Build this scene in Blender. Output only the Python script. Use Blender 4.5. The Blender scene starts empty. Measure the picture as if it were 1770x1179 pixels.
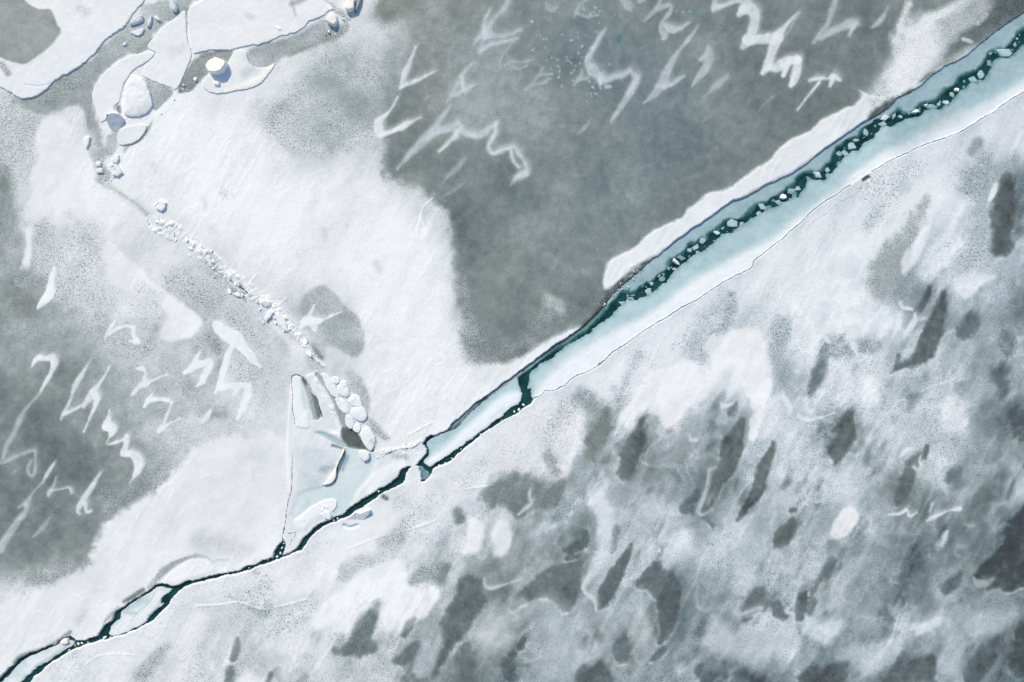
import bpy, math, random
import numpy as np
random.seed(7)
R = math.radians
# ------------------------------------------------------------------ camera, sky, sun
PX = 0.05                      # metres per photo pixel (photo 1770 x 1179)
CX, CY = 885.0, 589.5
sc = bpy.context.scene
cam_d = bpy.data.cameras.new('camera'); cam = bpy.data.objects.new('camera', cam_d)
sc.collection.objects.link(cam); sc.camera = cam
cam_d.sensor_width = 36; cam_d.lens = 24; cam_d.clip_end = 6000
cam.location = (0, 0, 1770 * PX * 24 / 36); cam.rotation_euler = (0, 0, 0)
SUN_ELEV, SUN_AZ = 38, -26     # azimuth clockwise from +Y: the sun stands behind the top left of the frame
w = bpy.data.worlds.new('World'); sc.world = w; w.use_nodes = True
nt = w.node_tree; bg = nt.nodes['Background']; sky = nt.nodes.new('ShaderNodeTexSky')
sky.sky_type = 'NISHITA'; sky.sun_disc = False
sky.sun_elevation = R(SUN_ELEV); sky.sun_rotation = R(SUN_AZ)
bg.inputs[1].default_value = 0.145
nt.links.new(sky.outputs[0], bg.inputs[0])
sl = bpy.data.lights.new('sun', 'SUN'); sl.energy = 3.6; sl.angle = R(0.6); sl.color = (1.0, 0.86, 0.64)
so = bpy.data.objects.new('sun', sl); sc.collection.objects.link(so)
so.rotation_euler = (R(90 - SUN_ELEV), 0, R(-SUN_AZ + 180))
sc.view_settings.view_transform = 'Standard'; sc.view_settings.look = 'None'
sc.view_settings.exposure = 0.02; sc.view_settings.gamma = 1.0

# ------------------------------------------------------------------ materials
def lin(c):
    return tuple((v / 255 / 12.92 if v <= 10 else ((v / 255 + .055) / 1.055) ** 2.4) for v in c)
def ramp(N, stops, k=1.0):
    r = N.new('ShaderNodeValToRGB'); e = r.color_ramp.elements
    while len(e) > 1: e.remove(e[0])
    for i, (p, c) in enumerate(stops):
        q = e[0] if i == 0 else e.new(p)
        q.position = p; l = lin(c); q.color = (min(.93, l[0] * k), min(.93, l[1] * k), min(.93, l[2] * k), 1)
    return r
ALB = 1.08
def ice_material():
    m = bpy.data.materials.new('snow_and_ice'); m.use_nodes = True
    N, L = m.node_tree.nodes, m.node_tree.links
    b = N['Principled BSDF']
    at = N.new('ShaderNodeAttribute'); at.attribute_name = 'cover'
    sep = N.new('ShaderNodeSeparateColor'); L.new(at.outputs['Color'], sep.inputs[0])
    V, G, T = sep.outputs[0], sep.outputs[1], sep.outputs[2]; A = at.outputs['Alpha']
    geo = N.new('ShaderNodeNewGeometry'); P = geo.outputs['Position']
    def noise(s, d, ro=.6, dist=0):
        n = N.new('ShaderNodeTexNoise'); n.inputs['Scale'].default_value = s; n.inputs['Detail'].default_value = d
        n.inputs['Roughness'].default_value = ro; n.inputs['Distortion'].default_value = dist
        L.new(P, n.inputs['Vector']); return n.outputs[0]
    def M(op, a, b_, c=None):
        n = N.new('ShaderNodeMath'); n.operation = op
        for i, q in enumerate((a, b_, c)):
            if q is None: continue
            if isinstance(q, (int, float)): n.inputs[i].default_value = q
            else: L.new(q, n.inputs[i])
        return n.outputs[0]
    n1 = noise(6.5, 4, .72, .3); n2 = noise(9.5, 1.5, .5); n3 = noise(26, 2, .6); n4 = noise(1.1, 5, .6, .6)
    big = noise(.35, 3, .6)
    # wind-worn grain of thin snow
    a1 = M('MULTIPLY', M('SUBTRACT', n1, .5), M('MULTIPLY', G, .55))
    # small bare pits showing the ice below
    pit = N.new('ShaderNodeMapRange'); pit.clamp = True
    L.new(n2, pit.inputs[0]); pit.inputs[1].default_value = .58; pit.inputs[2].default_value = .68
    pm = M('MULTIPLY', pit.outputs[0], M('MULTIPLY', G, M('MULTIPLY', big, .72)))
    v = M('ADD', V, a1); v = M('SUBTRACT', v, pm)
    v = M('ADD', v, M('MULTIPLY', M('SUBTRACT', n3, .5), .075))
    v = M('ADD', v, M('MULTIPLY', M('SUBTRACT', n4, .5), M('SUBTRACT', .5, M('MULTIPLY', V, .44))))
    r1 = ramp(N, [(0, (34, 41, 45)), (.3, (66, 73, 77)), (.5, (104, 118, 121)), (.6, (126, 137, 138)), (.75, (163, 174, 178)),
                  (.88, (203, 209, 214)), (1, (229, 233, 236))], ALB)
    r2 = ramp(N, [(0, (2, 26, 28)), (.25, (10, 66, 66)), (.45, (70, 122, 122)), (.62, (134, 162, 173)), (.8, (174, 202, 209)), (1, (230, 241, 242))], ALB)
    L.new(v, r1.inputs[0]); L.new(v, r2.inputs[0])
    tr = N.new('ShaderNodeMix'); tr.data_type = 'RGBA'
    tr.inputs['A'].default_value = (1.06, 1.0, .93, 1); tr.inputs['B'].default_value = (.92, 1.0, 1.07, 1); L.new(T, tr.inputs[0])
    mu = N.new('ShaderNodeMix'); mu.data_type = 'RGBA'; mu.blend_type = 'MULTIPLY'; mu.inputs[0].default_value = 1
    L.new(r1.outputs[0], mu.inputs['A']); L.new(tr.outputs['Result'], mu.inputs['B'])
    fm = N.new('ShaderNodeMix'); fm.data_type = 'RGBA'; L.new(A, fm.inputs[0])
    L.new(mu.outputs['Result'], fm.inputs['A']); L.new(r2.outputs[0], fm.inputs['B'])
    L.new(fm.outputs['Result'], b.inputs['Base Color'])
    rg = M('ADD', M('MULTIPLY', V, .45), .42); L.new(rg, b.inputs['Roughness'])
    b.inputs['Specular IOR Level'].default_value = .3
    bh = M('ADD', M('MULTIPLY', n1, .6), M('MULTIPLY', n3, .25))
    bu = N.new('ShaderNodeBump'); bu.inputs['Distance'].default_value = .05
    L.new(bh, bu.inputs['Height']); L.new(M('ADD', M('MULTIPLY', G, .4), .02), bu.inputs['Strength'])
    L.new(bu.outputs[0], b.inputs['Normal'])
    return m
ICE = ice_material()
def water_material():
    m = bpy.data.materials.new('lake_water'); m.use_nodes = True
    N, L = m.node_tree.nodes, m.node_tree.links; b = N['Principled BSDF']
    n = N.new('ShaderNodeTexNoise'); n.inputs['Scale'].default_value = .9; n.inputs['Detail'].default_value = 4
    r = N.new('ShaderNodeValToRGB'); r.color_ramp.elements[0].color = (.002, .024, .023, 1); r.color_ramp.elements[1].color = (.012, .085, .08, 1)
    r.color_ramp.elements[0].position = .3; r.color_ramp.elements[1].position = .75
    g = N.new('ShaderNodeNewGeometry'); L.new(g.outputs['Position'], n.inputs['Vector'])
    L.new(n.outputs[0], r.inputs[0]); L.new(r.outputs[0], b.inputs['Base Color'])
    b.inputs['Roughness'].default_value = .12
    n2 = N.new('ShaderNodeTexNoise'); n2.inputs['Scale'].default_value = 6; L.new(g.outputs['Position'], n2.inputs['Vector'])
    bu = N.new('ShaderNodeBump'); bu.inputs['Strength'].default_value = .08; L.new(n2.outputs[0], bu.inputs['Height']); L.new(bu.outputs[0], b.inputs['Normal'])
    return m
WATER = water_material()

# ------------------------------------------------------------------ noise and distance helpers (numpy)
rng = np.random.RandomState(11)
TAB = rng.rand(512, 512).astype(np.float32)
def vn(x, y, s, seed=0):
    x = x / s + seed * 17.31; y = y / s + seed * 9.77
    xi = np.floor(x).astype(np.int64); yi = np.floor(y).astype(np.int64)
    fx = x - xi; fy = y - yi
    fx = fx * fx * fx * (fx * (fx * 6 - 15) + 10); fy = fy * fy * fy * (fy * (fy * 6 - 15) + 10)
    a = TAB[xi & 511, yi & 511]; b = TAB[(xi + 1) & 511, yi & 511]
    c = TAB[xi & 511, (yi + 1) & 511]; d = TAB[(xi + 1) & 511, (yi + 1) & 511]
    return (a * (1 - fx) + b * fx) * (1 - fy) + (c * (1 - fx) + d * fx) * fy
def fbm(x, y, s, o=4, seed=0, g=.5):
    t = 0; a = 1; n = 0
    for i in range(o):
        t = t + a * (vn(x, y, s, seed + i * 3 + 1) - .5) * 2; n += a; a *= g; s *= .5
    return t / n
def chaikin(p, n=1):
    p = np.asarray(p, float)
    for _ in range(n):
        q = np.roll(p, -1, 0); p = np.stack([p * .78 + q * .22, p * .22 + q * .78], 1).reshape(-1, p.shape[1])
    return p
def sd_poly(p, X, Y):
    d = np.full(X.shape, 1e18); ins = np.zeros(X.shape, bool)
    q = np.roll(p, -1, 0)
    for (x0, y0), (x1, y1) in zip(p, q):
        dx, dy = x1 - x0, y1 - y0; l2 = dx * dx + dy * dy
        if l2 < 1e-9: continue
        t = np.clip(((X - x0) * dx + (Y - y0) * dy) / l2, 0, 1)
        d = np.minimum(d, (X - x0 - t * dx) ** 2 + (Y - y0 - t * dy) ** 2)
        if dy != 0:
            c = ((y0 > Y) != (y1 > Y)) & (X < dx * (Y - y0) / dy + x0); ins ^= c
    d = np.sqrt(d); return np.where(ins, d, -d)
def sd_line(p, X, Y):
    s = np.full(X.shape, -1e9); p = np.asarray(p, float)
    for (x0, y0, w0), (x1, y1, w1) in zip(p[:-1], p[1:]):
        dx, dy = x1 - x0, y1 - y0; l2 = dx * dx + dy * dy + 1e-9
        t = np.clip(((X - x0) * dx + (Y - y0) * dy) / l2, 0, 1)
        s = np.maximum(s, w0 + (w1 - w0) * t - np.sqrt((X - x0 - t * dx) ** 2 + (Y - y0 - t * dy) ** 2))
    return s
def smooth_line(p, n=4):
    p = np.asarray(p, float)
    if len(p) < 3: return p
    e = np.vstack([2 * p[0] - p[1], p, 2 * p[-1] - p[-2]]); out = []
    for i in range(1, len(e) - 2):
        for k in range(n):
            t = k / n; a, b, c, d = e[i - 1], e[i], e[i + 1], e[i + 2]
            v = .5 * (2 * b + (c - a) * t + (2 * a - 5 * b + 4 * c - d) * t * t + (3 * b - a - 3 * c + d) * t ** 3)
            out.append(v)
    out.append(e[-2]); out = np.array(out)
    if out.shape[1] > 2: out[:, 2] = np.maximum(out[:, 2], .2)
    return out
def P(p, v=None, s=3, g=None, a=None, t=None, z=None, r=0, o=1, lab=None, up=0): return dict(k='P', p=chaikin(p, 1), v=v, s=s, g=g, a=a, t=t, z=z, r=r, o=o, lab=lab, up=up)
def S(p, v=None, s=2, g=None, a=None, t=None, z=None, r=0, o=1, lab=None, up=0): return dict(k='S', p=smooth_line(p), v=v, s=s, g=g, a=a, t=t, z=z, r=r, o=o, lab=lab, up=up)
class Field:
    def __init__(f, xs, ys, v=.9, g=.1, t=.5, a=0., z=0.):
        f.xs, f.ys = xs, ys; f.X, f.Y = np.meshgrid(xs, ys)
        sh = f.X.shape
        f.V, f.G, f.T, f.A, f.Z = [np.full(sh, float(q)) for q in (v, g, t, a, z)]
        f.N = fbm(f.X, f.Y, 11, 3, 5)
        f.N2 = fbm(f.X, f.Y, 34, 3, 8); f.N3 = f.N; f.NR = fbm(f.X + f.Y * .3, f.Y - f.X * .2, 8.5, 3, 71)
    def apply(f, op):
        p = op['p']; m = op['s'] + abs(op['r']) * 2 + (p[:, 2].max() if op['k'] == 'S' else 0) + 3
        i0, i1 = np.searchsorted(f.xs, [p[:, 0].min() - m, p[:, 0].max() + m]); j0, j1 = np.searchsorted(f.ys, [p[:, 1].min() - m, p[:, 1].max() + m])
        if i1 <= i0 or j1 <= j0: return None
        sl_ = (slice(j0, j1), slice(i0, i1)); X, Y = f.X[sl_], f.Y[sl_]
        sd = sd_poly(p, X, Y) if op['k'] == 'P' else sd_line(p, X, Y)
        if op['r']: sd = sd + op['r'] * (f.N[sl_] + f.N2[sl_])
        sd = sd + op.get('j', 0) * f.N3[sl_]
        x = np.clip(sd / max(op['s'], .5) * .5 + .5, 0, 1); al = x * x * (3 - 2 * x) * op['o']
        if op.get('j'): al = al * np.clip(.9 + .25 * f.N[sl_], 0, 1)
        for key, arr in (('v', f.V), ('g', f.G), ('a', f.A), ('t', f.T), ('z', f.Z)):
            if op[key] is not None: arr[sl_] += (op[key] - arr[sl_]) * al
        u = op['up']
        if u >= .1:
            f.Z[sl_] += al * (u * .25 + u * .95 * (np.abs(f.NR[sl_]) ** .7 - .25)); f.V[sl_] += al * (1 - f.V[sl_]) * .4
        elif u: f.Z[sl_] += u * .45 * al
        return sl_, al
def build_mesh(name, f, mask, Z, skirt=0, mat=None, normals=True):
    """Grid cells under mask as one mesh in metres, with the cover attribute and height-field normals."""
    ny, nx = f.X.shape
    cell = mask
    vid = np.zeros((ny, nx), bool)
    vid[:-1, :-1] |= cell; vid[1:, :-1] |= cell; vid[:-1, 1:] |= cell; vid[1:, 1:] |= cell
    idx = -np.ones((ny, nx), np.int64); n = int(vid.sum()); idx[vid] = np.arange(n)
    co = np.empty((n, 3)); co[:, 0] = (f.X[vid] - CX) * PX; co[:, 1] = (CY - f.Y[vid]) * PX; co[:, 2] = Z[vid]
    a = idx[:-1, :-1][cell]; b = idx[:-1, 1:][cell]; c = idx[1:, 1:][cell]; d = idx[1:, :-1][cell]
    faces = np.stack([a, d, c, b], 1)
    gy, gx = np.gradient(Z, f.ys * PX, f.xs * PX)
    nn = np.stack([-gx[vid], gy[vid], np.ones(n)], 1)
    col = np.stack([f.V[vid], f.G[vid], f.T[vid], f.A[vid]], 1)
    if skirt:
        e = np.concatenate([faces[:, [0, 1]], faces[:, [1, 2]], faces[:, [2, 3]], faces[:, [3, 0]]])
        key = np.sort(e, 1); key = key[:, 0] * (n + 1) + key[:, 1]
        u, inv, cnt = np.unique(key, return_inverse=True, return_counts=True)
        be = e[cnt[inv] == 1]; bv = np.unique(be); mp = -np.ones(n, np.int64); mp[bv] = n + np.arange(len(bv))
        low = co[bv].copy(); low[:, 2] -= skirt
        co = np.vstack([co, low]); nn = np.vstack([nn, nn[bv]]); col = np.vstack([col, col[bv]])
        faces = np.vstack([faces, np.stack([be[:, 1], be[:, 0], mp[be[:, 0]], mp[be[:, 1]]], 1)])
    me = bpy.data.meshes.new(name)
    me.vertices.add(len(co)); me.vertices.foreach_set('co', co.astype(np.float32).ravel())
    me.loops.add(faces.size); me.loops.foreach_set('vertex_index', faces.astype(np.int32).ravel())
    me.polygons.add(len(faces)); me.polygons.foreach_set('loop_start', np.arange(0, faces.size, 4, dtype=np.int32))
    me.polygons.foreach_set('loop_total', np.full(len(faces), 4, np.int32))
    me.update(calc_edges=True)
    at = me.color_attributes.new('cover', 'FLOAT_COLOR', 'POINT'); at.data.foreach_set('color', np.clip(col, 0, 2).astype(np.float32).ravel())
    me.shade_smooth()
    if normals:
        nn /= np.linalg.norm(nn, axis=1)[:, None]; me.normals_split_custom_set_from_vertices(nn.astype(np.float32))
    me.materials.append(mat or ICE)
    o = bpy.data.objects.new(name, me); sc.collection.objects.link(o); return o
def tag(o, label=None, cat=None, group=None, kind=None):
    for k, v in (('label', label), ('category', cat), ('group', group), ('kind', kind)):
        if v: o[k] = v
    return o
def origin_at(o, px, py, z=0):
    from mathutils import Matrix
    v = ((px - CX) * PX, (CY - py) * PX, z)
    o.data.transform(Matrix.Translation((-v[0], -v[1], -v[2]))); o.location = v

WL = -0.17                     # water level under the sheet surface
FL = -0.065                     # top of the young ice in the lead
# ------------------------------------------------------------------ the lead (open crack): banks traced in photo pixels, NE to SW
BANK_N = [(9000,-4900),(2300,-330),(2020,-145),(1900,-70),(1830,-20),(1770,24),(1742,42),(1714,62),(1690,82),(1671,98),(1655,107),(1634,116),(1615,129),(1595,147),(1575,161),(1553,170),(1540,186),(1527,194),(1512,204),(1500,209),
 (1488,215),(1470,229),(1453,240),(1438,250),(1425,259),(1410,271),(1394,285),(1378,295),(1366,303),(1354,308),(1340,315),(1322,321),(1310,331),(1300,336),(1284,344),(1267,347),(1258,355),(1247,362),(1234,373),(1220,381),(1210,390),(1196,396),(1183,408),(1169,416),
 (1158,427),(1148,434),(1138,444),(1125,452),(1108,469),(1087,486),(1062,507),(1043,531),(1026,550),(1009,565),(992,577),(975,589),(961,596),(949,606),(938,613),(920,628),(905,638),(895,646),(883,655),(870,663),(860,672),(848,680),(834,690),(819,700),(806,713),(792,724),(781,734),(773,744),(765,748),(756,751),(745,753),(737,757),(731,767),
 (738,776),(737,784),(730,794),(718,804),(710,806),(703,808),(692,813),(687,825),(676,835),(664,842),(653,848),(638,857),(626,864),(613,872),(602,881),(592,891),(582,893),(570,900),(555,905),(543,913),(533,922),(523,930),(513,947),(504,953),(495,958),(488,961),
 (493,948),(496,939),(489,934),(480,944),(473,956),(471,963),(462,967),(454,969),(440,976),(425,980),(416,985),(407,987),(394,989),(381,992),(368,996),(356,998),(340,1002),(325,1003),(312,1009),(299,1013),(289,1011),(276,1008),(264,1015),(250,1026),(236,1034),(223,1040),(213,1050),(199,1060),(195,1073),(179,1083),(169,1098),(157,1104),(146,1108),(135,1107),(128,1103),(122,1100),(110,1104),(95,1113),(77,1121),(62,1127),(49,1131),(32,1141),(18,1155),(8,1164),(0,1172),(-60,1215),(-400,1440),(-9000,7600)]
BANK_S = [(-9000,7700),(-400,1520),(-40,1262),(20,1208),(53,1179),(59,1170),(68,1163),(77,1155),(90,1145),(102,1137),(116,1130),(130,1121),(138,1119),(146,1115),(160,1112),(175,1107),(192,1103),(211,1098),(225,1092),(240,1086),(253,1078),(264,1072),(275,1061),(289,1050),(293,1040),(299,1031),(308,1023),(317,1017),(337,1009),(352,1006),(362,1001),(377,998),(393,994),(409,993),(420,989),(430,987),(441,981),(454,976),(468,971),(482,967),(492,962),(499,960),(510,955),(521,951),(529,941),(535,931),(545,921),(556,911),(566,906),(576,903),(584,900),(599,894),(607,889),(616,882),(623,879),(630,874),(640,867),(652,861),(664,850),(675,846),(686,840),(694,836),(701,829),
 (702,819),(707,811),(715,807),(723,807),(727,817),(729,828),(728,833),(733,832),(740,827),(745,822),(748,811),(757,807),(767,803),(778,796),(788,788),(802,776),(815,766),(824,757),(834,749),(843,742),(853,736),(866,728),(878,722),(886,717),(895,713),(905,704),(916,698),(922,688),(934,682),(942,673),(952,675),(961,673),(973,666),(985,657),(995,649),(1009,644),(1022,637),(1036,630),(1047,619),(1058,609),(1069,602),(1080,594),(1098,581),(1116,569),(1136,556),(1155,546),(1167,538),(1179,530),(1203,518),(1222,504),(1240,493),(1253,485),(1266,478),(1283,470),(1298,462),(1303,450),(1320,436),(1338,422),(1353,411),(1366,398),(1376,390),(1385,383),(1393,373),(1402,365),(1412,356),(1424,348),(1435,342),(1446,336),(1456,326),(1466,320),(1483,308),(1500,298),(1510,293),(1520,288),(1530,280),(1538,276),(1552,270),(1566,264),(1582,256),(1599,249),(1614,244),(1630,239),(1645,232),(1660,228),(1680,215),(1698,203),(1715,195),(1735,179),(1752,168),(1769,158),(1900,82),(2020,10),(2300,-150),(9000,-4600)]
# mean brightness of the surface with the vignette darkening to the right included, one value per 100 photo pixels (x 50..1750, y 50..1150)
BASE = """160 225 215 222 222 215 200 125 125 118 112 108 108 108 108 112 180 112
205 195 215 215 215 185 165 128 125 118 115 112 110 110 115 190 150 200
190 215 220 225 215 185 195 128 128 122 118 115 112 150 205 205 205 205
200 220 210 225 225 222 222 200 128 122 115 115 150 200 205 215 200 150
155 192 198 188 212 220 222 222 120 115 140 190 205 215 210 170 200 170
138 160 190 180 188 180 222 222 140 150 200 210 195 215 205 170 150 160
140 148 158 178 188 198 215 222 218 205 215 215 205 185 180 165 165 150
140 138 142 178 196 215 210 222 215 205 165 190 165 180 150 170 180 140
135 135 160 205 210 210 205 210 190 160 170 165 145 170 165 140 150 140
130 140 215 215 218 220 200 195 180 150 170 185 165 140 165 150 150 100
210 215 215 200 190 200 205 170 150 150 150 130 155 130 140 140 150 130
215 205 190 200 195 190 170 130 155 140 150 150 150 150 120 120 150 110"""
BASE = [[float(v) for v in r.split()] for r in BASE.split('\n')]
ICE_D = .53   # grey windswept ice
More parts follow.
